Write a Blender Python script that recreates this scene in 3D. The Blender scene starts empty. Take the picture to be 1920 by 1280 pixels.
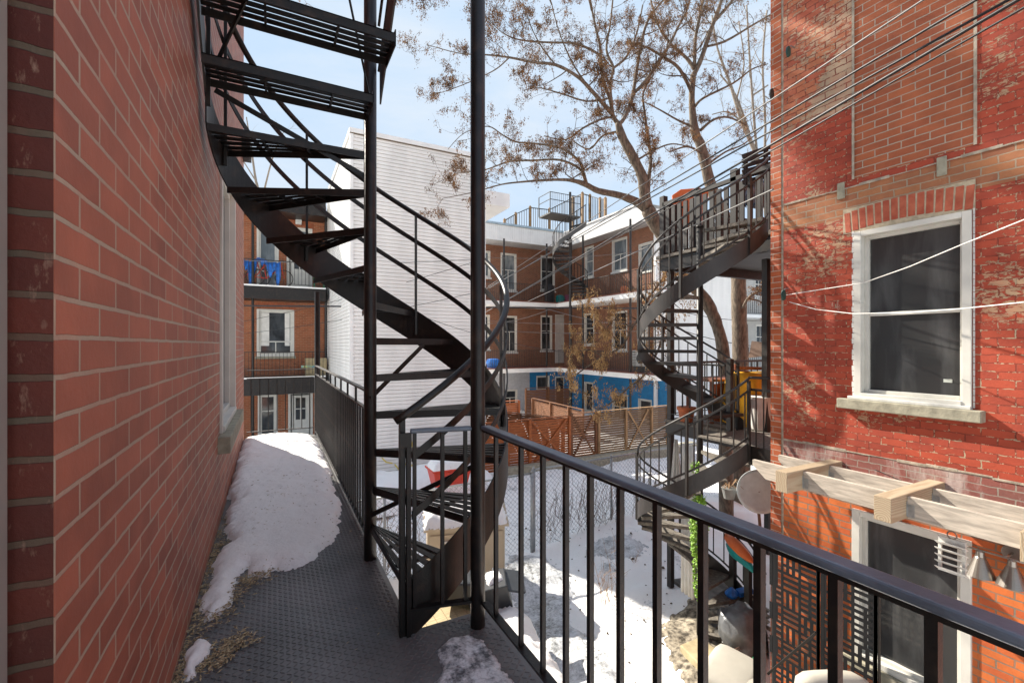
SKYS=0.15;SUNS=4.0;EXPO=1.42;CLOUD=(2.2,2.32,2.45,1);CAP=(1.55,1.98,2.5)
import bpy, bmesh, math, random
import numpy as np
from mathutils import Vector, noise as MN
random.seed(7)
C=bpy.context.scene.collection
R=math.radians
# ---------------------------------------------------------------- survey camera
F=860.;H=1.4;HY=646.;TH=math.atan(448/860);sT,cT=math.sin(TH),math.cos(TH)
def ray(x,y):
    u=(x-960)/F; return (sT+u*cT, cT-u*sT, (HY-y)/F)
def W(x,y,X=None,Y=None,Z=None,T=None):
    r=ray(x,y)
    t=T if T is not None else (X/r[0] if X is not None else Y/r[1] if Y is not None else (Z-H)/r[2])
    return Vector((t*r[0],t*r[1],H+t*r[2]))
# ---------------------------------------------------------------- helpers
def tag(o,label=None,cat=None,group=None,kind=None):
    if label:o['label']=label
    if cat:o['category']=cat
    if group:o['group']=group
    if kind:o['kind']=kind
    return o
def thing(name,label,cat,loc,group=None,rz=0):
    o=bpy.data.objects.new(name,None);C.objects.link(o);o.location=loc;o.rotation_euler=(0,0,rz)
    o.empty_display_size=.2
    return tag(o,label,cat,group)
class MB:
    def __init__(s): s.v=[];s.f=[]
    def add(s,v,f):
        n=len(s.v);s.v+=[tuple(p) for p in v];s.f+=[tuple(i+n for i in q) for q in f];return s
    def box(s,x0,x1,y0,y1,z0,z1):
        return s.add([(x0,y0,z0),(x1,y0,z0),(x1,y1,z0),(x0,y1,z0),(x0,y0,z1),(x1,y0,z1),(x1,y1,z1),(x0,y1,z1)],
          [(0,3,2,1),(4,5,6,7),(0,1,5,4),(1,2,6,5),(2,3,7,6),(3,0,4,7)])
    def ob(s,c,a,b,d):
        c=Vector(c);a=Vector(a);b=Vector(b);d=Vector(d)
        P=[c-a-b-d,c+a-b-d,c+a+b-d,c-a+b-d,c-a-b+d,c+a-b+d,c+a+b+d,c-a+b+d]
        return s.add(P,[(0,3,2,1),(4,5,6,7),(0,1,5,4),(1,2,6,5),(2,3,7,6),(3,0,4,7)])
    def beam(s,p,q,w,h,up=(0,0,1)):
        p=Vector(p);q=Vector(q);d=(q-p);L=d.length;d.normalize();up=Vector(up)
        if abs(d.dot(up))>.98: up=Vector((0,1,0))
        sd=d.cross(up).normalized();u2=sd.cross(d)
        return s.ob((p+q)/2,d*L/2,sd*w/2,u2*h/2)
    def tube(s,pts,r,n=8,cap=True):
        pts=[Vector(p) for p in pts];m=len(pts)
        rr=r if isinstance(r,(list,tuple)) else [r]*m
        vs=[];fs=[];prev=None
        for i,p in enumerate(pts):
            d=(pts[min(i+1,m-1)]-pts[max(i-1,0)])
            if d.length<1e-9:d=Vector((0,0,1))
            d.normalize()
            if prev is None:
                up=Vector((0,0,1)) if abs(d.z)<.9 else Vector((1,0,0)); a=d.cross(up).normalized()
            else:
                a=(prev-d*prev.dot(d))
                a=a.normalized() if a.length>1e-6 else d.orthogonal().normalized()
            prev=a;b=d.cross(a)
            for k in range(n):
                t=2*math.pi*k/n;vs.append(p+(a*math.cos(t)+b*math.sin(t))*rr[i])
        for i in range(m-1):
            for k in range(n):
                k2=(k+1)%n;fs.append((i*n+k,i*n+k2,(i+1)*n+k2,(i+1)*n+k))
        if cap: fs.append(tuple(range(n-1,-1,-1)));fs.append(tuple((m-1)*n+k for k in range(n)))
        return s.add(vs,fs)
    def lathe(s,c,prof,n=20):
        vs=[];m=len(prof)
        for r,z in prof:
            for k in range(n):
                t=2*math.pi*k/n;vs.append((c[0]+r*math.cos(t),c[1]+r*math.sin(t),c[2]+z))
        fs=[(i*n+k,i*n+(k+1)%n,(i+1)*n+(k+1)%n,(i+1)*n+k) for i in range(m-1) for k in range(n)]
        fs.append(tuple(range(n-1,-1,-1)));fs.append(tuple((m-1)*n+k for k in range(n)))
        return s.add(vs,fs)
    def ribbon(s,a,b,th):
        """solid strip between two polylines a (bottom) and b (top), thickened by vector list th"""
        n=len(a);vs=[]
        for i in range(n):
            vs+=[a[i],b[i],b[i]+th[i],a[i]+th[i]]
        fs=[]
        for i in range(n-1):
            o=i*4;q=o+4
            for k in range(4):
                k2=(k+1)%4;fs.append((o+k,q+k,q+k2,o+k2))
        fs.append((0,1,2,3));fs.append(((n-1)*4+3,(n-1)*4+2,(n-1)*4+1,(n-1)*4))
        return s.add(vs,fs)
    def prism(s,poly,d):
        """closed polygon (list of 3D) extruded by vector d"""
        n=len(poly);d=Vector(d);vs=[Vector(p) for p in poly]+[Vector(p)+d for p in poly]
        fs=[tuple(range(n-1,-1,-1)),tuple(range(n,2*n))]+[(k,(k+1)%n,n+(k+1)%n,n+k) for k in range(n)]
        return s.add(vs,fs)
    def build(s,name,mat,parent=None,label=None,smooth=False,bevel=0,loc=None,seg=2):
        me=bpy.data.meshes.new(name)
        if parent is not None: base=wloc(parent)
        elif loc is not None: base=Vector(loc)
        else:
            a=np.array(s.v);base=Vector(((a[:,0].min()+a[:,0].max())/2,(a[:,1].min()+a[:,1].max())/2,a[:,2].min()))
        me.from_pydata([(v[0]-base[0],v[1]-base[1],v[2]-base[2]) for v in s.v],[],s.f)
        bm=bmesh.new();bm.from_mesh(me);bmesh.ops.recalc_face_normals(bm,faces=bm.faces);bm.to_mesh(me);bm.free()
        me.materials.append(mat)
        if smooth:
            for p in me.polygons:p.use_smooth=True
        o=bpy.data.objects.new(name,me);C.objects.link(o)
        if parent is not None:o.parent=parent
        else:o.location=base
        if label:o['label']=label
        if bevel:
            m=o.modifiers.new('b','BEVEL');m.width=bevel;m.segments=seg;m.limit_method='ANGLE';m.angle_limit=R(40)
        return o
def wloc(p):
    v=Vector(p.location)
    while p.parent is not None:
        p=p.parent;v+=Vector(p.location)
    return v
def inst(o,parent,d):
    c=o.copy();C.objects.link(c);c.parent=parent;c.location=Vector(o.location)+Vector(d);return c
# ---------------------------------------------------------------- materials
class NT:
    def __init__(s,name):
        s.m=bpy.data.materials.new(name);s.m.use_nodes=True;s.t=s.m.node_tree
        s.b=s.t.nodes['Principled BSDF']
    def n(s,typ,**k):
        q=s.t.nodes.new(typ)
        for a,v in k.items():
            if a in q.inputs: q.inputs[a].default_value=v
            else: setattr(q,a,v)
        return q
    def l(s,a,b): s.t.links.new(a,b)
    def mix(s,f,a,b,bt='MIX'):
        q=s.t.nodes.new('ShaderNodeMix');q.data_type='RGBA';q.blend_type=bt
        for i,x in ((0,f),(6,a),(7,b)):
            if hasattr(x,'is_linked'): s.l(x,q.inputs[i])
            elif isinstance(x,(int,float)): q.inputs[i].default_value=x
            else: q.inputs[i].default_value=(*x[:3],1)
        return q.outputs[2]
    def math(s,op,a,b=0.,c=None,clamp=False):
        q=s.t.nodes.new('ShaderNodeMath');q.operation=op;q.use_clamp=clamp
        for i,x in enumerate((a,b) if c is None else (a,b,c)):
            if hasattr(x,'is_linked'): s.l(x,q.inputs[i])
            else: q.inputs[i].default_value=x
        return q.outputs[0]
    def noise(s,vec,scale,det=4,rough=.55,dist=0):
        q=s.n('ShaderNodeTexNoise');q.inputs['Scale'].default_value=scale;q.inputs['Detail'].default_value=det
        q.inputs['Roughness'].default_value=rough;q.inputs['Distortion'].default_value=dist
        s.l(vec,q.inputs['Vector']);return q.outputs[0]
    def ramp(s,x,a,b):
        q=s.n('ShaderNodeMapRange');q.inputs[1].default_value=a;q.inputs[2].default_value=b;s.l(x,q.inputs[0]);return q.outputs[0]
    def bump(s,h,st,dist=.01):
        q=s.n('ShaderNodeBump');q.inputs['Strength'].default_value=st;q.inputs['Distance'].default_value=dist
        s.l(h,q.inputs['Height']);s.l(q.outputs[0],s.b.inputs['Normal']);return q
    def col(s,c): s.l(c,s.b.inputs['Base Color']) if hasattr(c,'is_linked') else setattr(s.b.inputs['Base Color'],'default_value',(*c,1))
    def obj(s): return s.n('ShaderNodeTexCoord').outputs['Object']
def pm(name,col,rough=.6,metal=0,var=.12,vs=6,bump=.0,bs=60,col2=None,stretch=None,spec=.5,det=4,lo=.35,hi=.65):
    t=NT(name);v=t.obj()
    if stretch:
        mp=t.n('ShaderNodeMapping');mp.inputs['Scale'].default_value=stretch;t.l(v,mp.inputs['Vector']);v=mp.outputs[0]
    n=t.noise(v,vs,det)
    f=t.ramp(n,lo,hi)
    a=[max(0,c*(1-var)) for c in col];b=[min(1,c*(1+var)) for c in (col)] if col2 is None else col2
    t.col(t.mix(f,a,b))
    t.b.inputs['Roughness'].default_value=rough;t.b.inputs['Metallic'].default_value=metal
    t.b.inputs['Specular IOR Level'].default_value=spec
    if bump:
        t.bump(t.noise(v,bs,5),bump)
    return t.m
def brick(name,axis,w,h,c1,c2,mortar,ms=.012,rough=.8,bump=.6,offset=(0,0),peel=None,stain=None,irr=.003,dist=.008,bias=0,tint=.0,mcol2=None,uprough=None,dirt=.25,blotch=None):
    t=NT(name);sep=t.n('ShaderNodeSeparateXYZ');co=t.obj();t.l(co,sep.inputs[0])
    nz=t.noise(co,9 if irr<.005 else 14,3);nz=t.math('MULTIPLY',t.math('SUBTRACT',nz,.5),irr*4)
    cb=t.n('ShaderNodeCombineXYZ')
    t.l(t.math('ADD',t.math('ADD',sep.outputs[axis],offset[0]),nz),cb.inputs[0])
    t.l(t.math('ADD',t.math('ADD',sep.outputs[2],offset[1]),nz),cb.inputs[1])
    b=t.n('ShaderNodeTexBrick');b.offset=.5;b.squash=1
    t.l(cb.outputs[0],b.inputs['Vector'])
    for k,x in (('Scale',1.),('Mortar Size',ms/2),('Mortar Smooth',.15),('Bias',bias),('Brick Width',w),('Row Height',h)): b.inputs[k].default_value=x
    b.inputs['Color1'].default_value=(*c1,1);b.inputs['Color2'].default_value=(*c2,1);b.inputs['Mortar'].default_value=(0,0,0,1)
    cc=b.outputs['Color'];fac=b.outputs['Fac']
    big=t.noise(co,1.1,4);fine=t.noise(co,45,5,.7)
    cc=t.mix(t.math('MULTIPLY',t.ramp(fine,.35,.7),dirt),cc,[c*.45 for c in c1])
    hgt=t.math('SUBTRACT',1,fac)
    mc=t.mix(fine,[m*.7 for m in mortar],mortar)
    if peel:
        pc,thr,wid=peel
        mq=t.n('ShaderNodeMapping');mq.inputs['Scale'].default_value=(1,1,2.2);t.l(co,mq.inputs['Vector'])
        pn=t.math('ADD',t.math('MULTIPLY',t.noise(mq.outputs[0],13,8,.72,.6),.55),t.math('MULTIPLY',t.noise(co,.9,4,.6),.85))
        pn=t.math('ADD',pn,t.math('MULTIPLY',fac,.05))
        pf=t.math('GREATER_THAN',pn,thr)
        edge=t.ramp(t.noise(co,3,3),.3,.7)
        cc=t.mix(pf,cc,t.mix(edge,pc,[c*.6 for c in pc]))
        hgt=t.math('SUBTRACT',hgt,t.math('MULTIPLY',pf,.15))
        # paint bridging the joints, worn off in places
        br=t.math('GREATER_THAN',t.noise(co,17,5,.7),wid)
        mc=t.mix(br,mc,[c*.5 for c in c1])
    col=t.mix(fac,cc,mc)
    if stain:
        sc,s0,s1,ss=stain
        mp=t.n('ShaderNodeMapping');mp.inputs['Scale'].default_value=(1,1,.35);t.l(co,mp.inputs['Vector'])
        sf=t.ramp(t.noise(mp.outputs[0],ss,6,.7),s0,s1)
        col=t.mix(sf,col,sc)
    if blotch:
        bc,by,bz,ry,rz,bs=blotch
        dy=t.math('DIVIDE',t.math('SUBTRACT',sep.outputs[axis],by),ry);dz_=t.math('DIVIDE',t.math('SUBTRACT',sep.outputs[2],bz),rz)
        rr=t.math('ADD',t.math('MULTIPLY',dy,dy),t.math('MULTIPLY',dz_,dz_))
        mk=t.ramp(rr,1.,.0);mp2=t.n('ShaderNodeMapping');mp2.inputs['Scale'].default_value=(1,1,.12);t.l(co,mp2.inputs['Vector'])
        sn=t.math('ADD',t.math('MULTIPLY',t.noise(mp2.outputs[0],22,5,.7),.5),t.math('MULTIPLY',t.noise(co,5,6,.7),.5))
        fm_=t.math('MULTIPLY',t.ramp(t.math('MULTIPLY',mk,sn),.20,.42),.8)
        col=t.mix(fm_,col,bc)
    bk=t.noise(cb.outputs[0],5.5,2);col=t.mix(t.math('MULTIPLY',t.ramp(bk,.42,.66),.22),col,[min(1,c*1.5) for c in c1])
    col=t.mix(t.math('MULTIPLY',t.ramp(big,.35,.7),.30),col,[c*.45 for c in c1])
    t.col(col)
    t.b.inputs['Roughness'].default_value=rough
    if rough<.6:
        t.l(t.math('ADD',t.math('MULTIPLY',fac,.4),rough),t.b.inputs['Roughness'])
    t.bump(t.math('ADD',hgt,t.math('MULTIPLY',fine,.25)),bump,dist)
    return t.m
black=pm('painted_black_steel',(.013,.010,.0085),.42,0,.3,11,.14,90,spec=.40,col2=(.040,.024,.016),lo=.52,hi=.80)
railm=pm('black_rail_paint_sky_glare',(.105,.125,.16),.32,0,.25,7,.12,60,spec=.8)  # black paint lightened to blue-grey, sky glare put into the cap colour
blackd=pm('dull_black_steel',(.022,.018,.015),.5,0,.3,4,.1,70)
deckm=pm('grey_deck_paint',(.118,.116,.114),.36,0,.32,2.2,.12,160,spec=.5)
greym=pm('weathered_dark_steel',(.034,.029,.026),.5,0,.3,3,.15,50)
stepm=pm('gritty_step',(.16,.14,.115),.85,0,.35,25,.5,90)
whitep=pm('white_window_paint',(.62,.60,.54),.45,0,.06,5,.05,40)
whited=pm('aged_white_paint',(.62,.61,.57),.6,0,.12,9,.2,60)
siding=pm('white_vinyl_siding',(.82,.80,.755),.5,0,.07,1.6,.0,stretch=(1,1,.25))
trimw=pm('white_aluminium_trim',(.80,.79,.76),.4,0,.05,2)
stone=pm('limestone_sill',(.31,.285,.21),.85,0,.2,12,.4,60)
conc=pm('concrete',(.30,.29,.27),.9,0,.25,6,.4,50)
oldm=pm('old_cream_mortar',(.38,.32,.245),.95,0,.3,14,.6,60)
galv=pm('galvanised_steel',(.36,.37,.37),.45,.7,.15,20)
wood_y=pm('treated_pine',(.46,.36,.20),.75,0,.25,5,.25,50,stretch=(1,12,12))
wood_t=pm('tan_fence_post',(.30,.18,.085),.8,0,.25,3,.2,50)
wood_w=pm('whitewashed_pine',(.46,.40,.33),.8,0,.25,5,.25,50,stretch=(9,1,9))
wood_end=None
wood_o=pm('stained_cedar',(.36,.10,.022),.7,0,.35,3,.2,50,stretch=(1,1,18))
wood_b=pm('weathered_brown_wood',(.17,.070,.028),.8,0,.35,3,.25,50,stretch=(1,1,18))
wood_g=pm('weathered_grey_brown_wood',(.145,.088,.045),.8,0,.3,3,.25,50,stretch=(1,1,18))
bark=pm('tree_bark',(.155,.12,.085),.9,0,.45,22,.9,40,stretch=(1,1,.3))
barkl=pm('thin_branch_bark',(.11,.08,.055),.9,0,.3,20)
barkg=pm('grey_branch_bark',(.22,.18,.14),.9,0,.3,20)
seedm=pm('dry_winged_seeds',(.14,.065,.026),.85,0,.4,5,col2=(.36,.20,.08))
seedl=pm('dry_golden_seeds',(.34,.17,.06),.85,0,.4,9,col2=(.70,.46,.20))
littm=pm('dry_seed_litter',(.26,.16,.07),.85,0,.5,90,col2=(.62,.50,.30))
ropem=pm('white_rope',(.75,.73,.68),.6,0,.1,30)
cablem=pm('black_cable',(.012,.012,.014),.45)
wirem=pm('grey_wire',(.16,.155,.15),.5,.2)
redpl=pm('red_plastic',(.62,.05,.02),.4,0,.08)
orangepl=pm('orange_plastic',(.75,.16,.03),.45,0,.1)
yellowc=pm('yellow_cloth',(.75,.38,.02),.8,0,.25,5,.5,12)
tarp=pm('blue_tarpaulin',(.02,.16,.55),.45,0,.35,8,.6,14)
tealp=pm('teal_plastic',(.01,.30,.28),.4,0,.15)
greenp=pm('green_plastic',(.03,.20,.09),.4,0,.12)
leafg=pm('bright_artificial_leaves',(.22,.40,.03),.6,0,.4,40)
beige=pm('beige_resin',(.50,.41,.29),.55,0,.06,3,.08,80)
blackpl=pm('black_plastic',(.03,.032,.036),.4,0,.2)
terra=pm('terracotta',(.45,.13,.05),.8,0,.15)
cushion=pm('cream_cushion',(.42,.39,.325),.85,0,.06,3,.15,20)
curt=pm('white_curtain',(.74,.72,.67),.85,0,.08,6,.2,10)
nickel=pm('brushed_nickel',(.33,.30,.265),.33,.9,.1,40,stretch=(1,1,14))
brownw=pm('red_brown_patio_wood',(.20,.065,.03),.6,0,.3,4,stretch=(8,1,1))
charc=pm('charcoal_wood',(.026,.023,.021),.7,0,.25,4)
yellowpt=pm('yellow_spray_paint',(.72,.56,.12),.6)
rustm=pm('rusty_wire',(.14,.07,.045),.8,0,.3,30)
twigm=pm('dry_twig',(.33,.20,.11),.85)
def glass(name,base=(.02,.022,.024),tint=(.09,.095,.10),sc=1.2,rough=.06):
    t=NT(name);v=t.obj();mp=t.n('ShaderNodeMapping');mp.inputs['Scale'].default_value=(1,1.6,.35);mp.inputs['Rotation'].default_value=(.35,0,0);t.l(v,mp.inputs['Vector']);n=t.noise(mp.outputs[0],sc*2,6,.55,.25)
    t.col(t.mix(t.ramp(n,.45,.75),base,tint));t.b.inputs['Roughness'].default_value=rough;t.b.inputs['Specular IOR Level'].default_value=.5
    return t.m
glassd=glass('dark_window_glass');glassl=glass('pale_window_glass',(.10,.12,.13),(.35,.37,.38),.8)
glassk=glass('painted_reflection_glass',(.046,.046,.046),(.105,.105,.105),1.6,.12)  # grey tint streaks painted in for faint curtains and reflections
# snow
def snowmat(name,ice=0.,col=(.90,.88,.85),dirt=.0):
    t=NT(name);v=t.obj()
    n=t.noise(v,1.0,6,.62);n2=t.noise(v,26,4,.6)
    c=t.mix(t.math('MULTIPLY',t.ramp(n2,.64,.72),.40),col,(.34,.29,.24));c=t.mix(t.math('MULTIPLY',t.ramp(t.noise(v,130,3,.7),.56,.70),.22),c,(.42,.40,.38))
    if ice:
        f=t.ramp(t.math('ADD',n,t.math('MULTIPLY',t.math('SUBTRACT',n2,.5),.25)),.62-ice*.22,.70-ice*.1)
        n3=t.noise(v,7,5,.7)
        n4=t.noise(v,24,6,.75);ic=t.mix(t.ramp(t.math('ADD',t.math('MULTIPLY',n3,.5),t.math('MULTIPLY',n4,.5)),.42,.56),(.15,.15,.145),(.66,.67,.67))
        c=t.mix(f,c,ic)
        t.l(t.math('SUBTRACT',.75,t.math('MULTIPLY',f,.45)),t.b.inputs['Roughness'])
    else: t.b.inputs['Roughness'].default_value=.75
    if dirt:
        c=t.mix(t.math('MULTIPLY',t.ramp(t.noise(v,5,6,.75),.55,.62),dirt),c,(.20,.155,.10))
    t.col(c);t.b.inputs['Subsurface Weight'].default_value=.0
    t.bump(t.math('ADD',t.noise(v,7,6,.6),t.math('MULTIPLY',t.noise(v,60,3),.10)),.40,.04)
    return t.m
snow=snowmat('snow');snowg=snowmat('yard_snow',.04);icem=snowmat('slushy_ice',1.6,(.72,.73,.75))
dirtm=pm('wet_soil_and_dead_grass',(.13,.105,.075),.9,0,.5,14,.8,35,col2=(.42,.36,.27))
def icy():
    t=NT('melting_ice');v=t.obj();a=t.noise(v,24,6,.75);b=t.noise(v,6,4,.6)
    f=t.ramp(t.math('ADD',t.math('MULTIPLY',a,.7),t.math('MULTIPLY',b,.4)),.46,.64)
    t.col(t.mix(f,(.10,.105,.115),(.78,.79,.80)));t.b.inputs['Roughness'].default_value=.35;t.bump(a,.8,.012);return t.m
icedeck=icy()
# ---------------------------------------------------------------- world, sun, camera
SUN=Vector((-1.0,2.75,2.15)).normalized()
elev=math.asin(SUN.z);azi=math.atan2(SUN.x,SUN.y)
w=bpy.data.worlds.new("World");bpy.context.scene.world=w;w.use_nodes=True
nt=w.node_tree;bg=nt.nodes['Background'];sk=nt.nodes.new('ShaderNodeTexSky');sk.sky_type='NISHITA';sk.sun_disc=False
sk.sun_elevation=elev;sk.sun_rotation=azi;sk.air_density=1.0;sk.dust_density=.6;sk.ozone_density=1.6
bg.inputs['Strength'].default_value=SKYS
# thin high clouds: a soft paler veil over the sky dome
tc=nt.nodes.new('ShaderNodeTexCoord');mp=nt.nodes.new('ShaderNodeMapping');mp.inputs['Scale'].default_value=(1.2,1.2,3.2)
no=nt.nodes.new('ShaderNodeTexNoise');no.inputs['Scale'].default_value=2.2;no.inputs['Detail'].default_value=7;no.inputs['Roughness'].default_value=.6;no.inputs['Distortion'].default_value=.6
mr=nt.nodes.new('ShaderNodeMapRange');mr.inputs[1].default_value=.38;mr.inputs[2].default_value=.75;mr.inputs[3].default_value=0;mr.inputs[4].default_value=.75
mx=nt.nodes.new('ShaderNodeMix');mx.data_type='RGBA';mx.inputs[7].default_value=CLOUD
nt.links.new(tc.outputs['Generated'],mp.inputs[0]);nt.links.new(mp.outputs[0],no.inputs['Vector']);nt.links.new(no.outputs[0],mr.inputs[0])
hs=nt.nodes.new('ShaderNodeHueSaturation');hs.inputs['Saturation'].default_value=.72;nt.links.new(sk.outputs[0],hs.inputs['Color'])
vm=nt.nodes.new('ShaderNodeVectorMath');vm.operation='MINIMUM';vm.inputs[1].default_value=CAP;nt.links.new(hs.outputs[0],vm.inputs[0])
nt.links.new(mr.outputs[0],mx.inputs[0]);nt.links.new(vm.outputs[0],mx.inputs[6]);nt.links.new(mx.outputs[2],bg.inputs[0])
sl=bpy.data.lights.new('sun','SUN');sl.energy=SUNS;sl.angle=R(.6);sl.color=(1,.93,.82)
so=bpy.data.objects.new('sun',sl);C.objects.link(so);so.rotation_euler=(-SUN).to_track_quat('-Z','Y').to_euler();so.location=(0,0,20)
cd=bpy.data.cameras.new('camera');cd.sensor_width=36;cd.lens=36*F/1920;cd.shift_y=(640-HY)/1920*-1;cd.clip_end=2000;cd.clip_start=.05
co=bpy.data.objects.new('camera',cd);C.objects.link(co);co.location=(0,0,H);co.rotation_euler=(R(90),0,-TH);bpy.context.scene.camera=co
vs=bpy.context.scene.view_settings;vs.view_transform='Standard';vs.look='None';vs.exposure=EXPO;vs.gamma=1
# ================================================================ OUR HOUSE (left)
WX=-.372;WE=7.60
def rects(u0,u1,z0,z1,holes):
    us=sorted({u0,u1,*[h[0] for h in holes],*[h[1] for h in holes]});zs=sorted({z0,z1,*[h[2] for h in holes],*[h[3] for h in holes]})
    us=[u for u in us if u0<=u<=u1];zs=[z for z in zs if z0<=z<=z1]
    out=[]
    for a,b in zip(us,us[1:]):
        run=None
        for c,d in zip(zs,zs[1:]):
            m=((a+b)/2,(c+d)/2)
            if any(h[0]<m[0]<h[1] and h[2]<m[1]<h[3] for h in holes):
                if run:out.append((a,b,*run));run=None
            else: run=(run[0] if run else c,d)
        if run:out.append((a,b,*run))
    return out
class Fr:
    """wall frame: axis 'X' => plane x=c, u is y ; axis 'Y' => plane y=c, u is x ; n = outward sign"""
    def __init__(s,ax,c,n): s.ax=ax;s.c=c;s.n=n
    def p(s,u,z,w=0):
        return (s.c+s.n*w,u,z) if s.ax=='X' else (u,s.c+s.n*w,z)
    def box(s,mb,u0,u1,z0,z1,w0,w1):
        a=s.p(u0,z0,w0);b=s.p(u1,z1,w1)
        return mb.box(min(a[0],b[0]),max(a[0],b[0]),min(a[1],b[1]),max(a[1],b[1]),min(a[2],b[2]),max(a[2],b[2]))
    def px(s,x0,y0,x1,y1):
        k={s.ax:s.c};ym=(y0,y1)
        a=W(x0,y0,**k);b=W(x1,y0,**k);m0=W((x0+x1)/2,y0,**k);m1=W((x0+x1)/2,y1,**k)
        i=1 if s.ax=='X' else 0
        return min(a[i],b[i]),max(a[i],b[i]),min(m0[2],m1[2]),max(m0[2],m1[2])
def wallmesh(fr,u0,u1,z0,z1,holes,th=.3):
    mb=MB()
    for a,b,c,d in rects(u0,u1,z0,z1,holes): fr.box(mb,a,b,c,d,-th,0)
    return mb
def window(parent,fr,u0,u1,z0,z1,gm=None,fw=.06,rec=.09,style='sash',sill=True,fm=None,name='window',sm=None,label=None,cas=.0,meet=.5,mull=0,out=.02):
    """frame + pane + sill set into a hole of the wall"""
    gm=gm or glassd;fm=fm or whitep
    m=MB();o0,o1=-rec,-rec+.07
    if cas:
        fr.box(m,u0-cas*.2,u0+cas,z0,z1,-rec-.02,out);fr.box(m,u1-cas,u1+cas*.2,z0,z1,-rec-.02,out);fr.box(m,u0+cas,u1-cas,z1-cas,z1,-rec-.02,out);fr.box(m,u0+cas,u1-cas,z0,z0+cas,-rec-.02,out+.01)
        u0+=cas;u1-=cas;z0+=cas;z1-=cas
    fr.box(m,u0,u0+fw,z0,z1,o0,o1);fr.box(m,u1-fw,u1,z0,z1,o0,o1);fr.box(m,u0+fw,u1-fw,z1-fw,z1,o0,o1);fr.box(m,u0+fw,u1-fw,z0,z0+fw,o0,o1)
    zm=z0+(z1-z0)*meet
    if style in('sash','T'): fr.box(m,u0+fw,u1-fw,zm-max(.018,fw*.35),zm+max(.018,fw*.35),o0+.005,o1-.01)
    if style=='T': fr.box(m,(u0+u1)/2-.02,(u0+u1)/2+.02,z0+fw,zm-fw*.35,o0+.005,o1-.01)
    for k in range(mull):
        uu=u0+fw+(u1-u0-2*fw)*(k+1)/(mull+1);fr.box(m,uu-.015,uu+.015,z0+fw,z1-fw,o0+.004,o1-.02)
    wo=m.build(name,fm,parent,label,bevel=.004)
    g=MB();fr.box(g,u0+fw*.7,u1-fw*.7,z0+fw*.7,z1-fw*.7,o0+.01,o0+.03);g.build('pane',gm,wo)
    if sill:
        s=MB();e=.08+cas;fr.box(s,u0-e,u1+e,z0-.10-cas,z0-.003-cas,-rec,.07);s.build('sill',sm or stone,wo,bevel=.006)
    return wo
house=thing('brick_house','glazed pinkish red brick house wall close on the left side of the steel walkway','house',(WX,WE,-3.0))
frL=Fr('X',WX,1)
lw=(6.05,6.80,.90,3.13)
a=W(412,700,X=WX)[1];b=W(438,700,X=WX)[1]
zt=W(425,312,X=WX)[2];zb=W(412,790,X=WX)[2]
lw=(a,b,.70,zt-.0)
m=wallmesh(frL,1.187,WE,-3.0,7.2,[lw],.35)
leftb=brick('glazed_pink_brick',1,.2572,.0776,(.45,.142,.080),(.27,.080,.046),(.52,.44,.33),.0120,.62,1.0,offset=(6.413,.0086),irr=.0018,dist=.006,dirt=.12,tint=0)
m.build('wall',leftb,house)
ret=brick('dark_red_return_brick',0,.2572,.0776,(.125,.020,.009),(.065,.009,.005),(.125,.095,.062),.0150,.65,1.0,offset=(.097,.0086),stain=((.28,.17,.12),.575,.70,34),dist=.008,irr=.0045)
m=MB();m.box(WX-.30,WX-.0015,1.1855,1.52,-3,7.2);m.build('door_return',ret,house)
m=MB();m.box(-.60,-.439,.60,1.23,-.02,2.9);m.box(-.4385,-.424,.62,1.155,-.02,2.85);m.build('door_frame',pm('putty_door_frame',(.27,.27,.25),.5,0,.05),house,bevel=.004)
m=MB();m.box(-.75,-.601,-.8,1.2,-.02,2.9);m.build('door_leaf',whitep,house)
lwo=window(house,frL,*lw,gm=glassl,fw=.05,rec=.10,cas=.05,style='plain',sill=False)
m=MB();frL.box(m,lw[0]-.16,lw[1]+.14,lw[2]-.13,lw[2]-.002,-.1,.085);m.build('sill',stone,lwo,bevel=.006)
m=MB();m.box(WX-.2,WX+.10,7.05,7.50,3.98,4.22);m.build('eave_bracket',blackd,house)
# ================================================================ WALKWAY
DX=.612;FX=1.0;FY=2.222
deck=thing('steel_walkway','grey painted diamond plate steel walkway between the brick wall and the railing','walkway',(.1,3.,0))
m=MB();poly=[(WX+.002,-1.2,0),(FX,-1.2,0),(FX,FY,0),(DX,FY,0),(DX,7.80,0),(WX+.002,7.80,0)]
m.prism([Vector(p)-Vector((0,0,.012)) for p in poly],(0,0,.012))
m.build('floor_plate',deckm,deck)
# raised lugs of the tread plate (one pattern over the plate)
m=MB();px=.030
def inside(x,y): return (x<DX-.012 or (y<FY-.012 and x<FX-.012)) and x>WX+.02
yy=1.35;row=0
while yy<6.4:
    xx=WX+.02;k=0
    while xx<FX:
        if inside(xx,yy):
            sgn=1 if (k+row)%2 else -1
            L=.0135;hw=.0040;ca,sa=math.cos(.62*sgn),math.sin(.62*sgn);hh=.0032
            P=[(xx+ca*L,yy+sa*L,0),(xx-sa*hw,yy+ca*hw,0),(xx-ca*L,yy-sa*L,0),(xx+sa*hw,yy-ca*hw,0),(xx+ca*L*.5,yy+sa*L*.5,hh),(xx-ca*L*.5,yy-sa*L*.5,hh)]
            m.add(P,[(0,1,4),(1,2,5),(1,5,4),(2,3,5),(3,0,4),(3,4,5)])
        xx+=px*.86;k+=1
    yy+=px*.80;row+=1
m.build('tread_pattern',deckm,deck)
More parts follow.
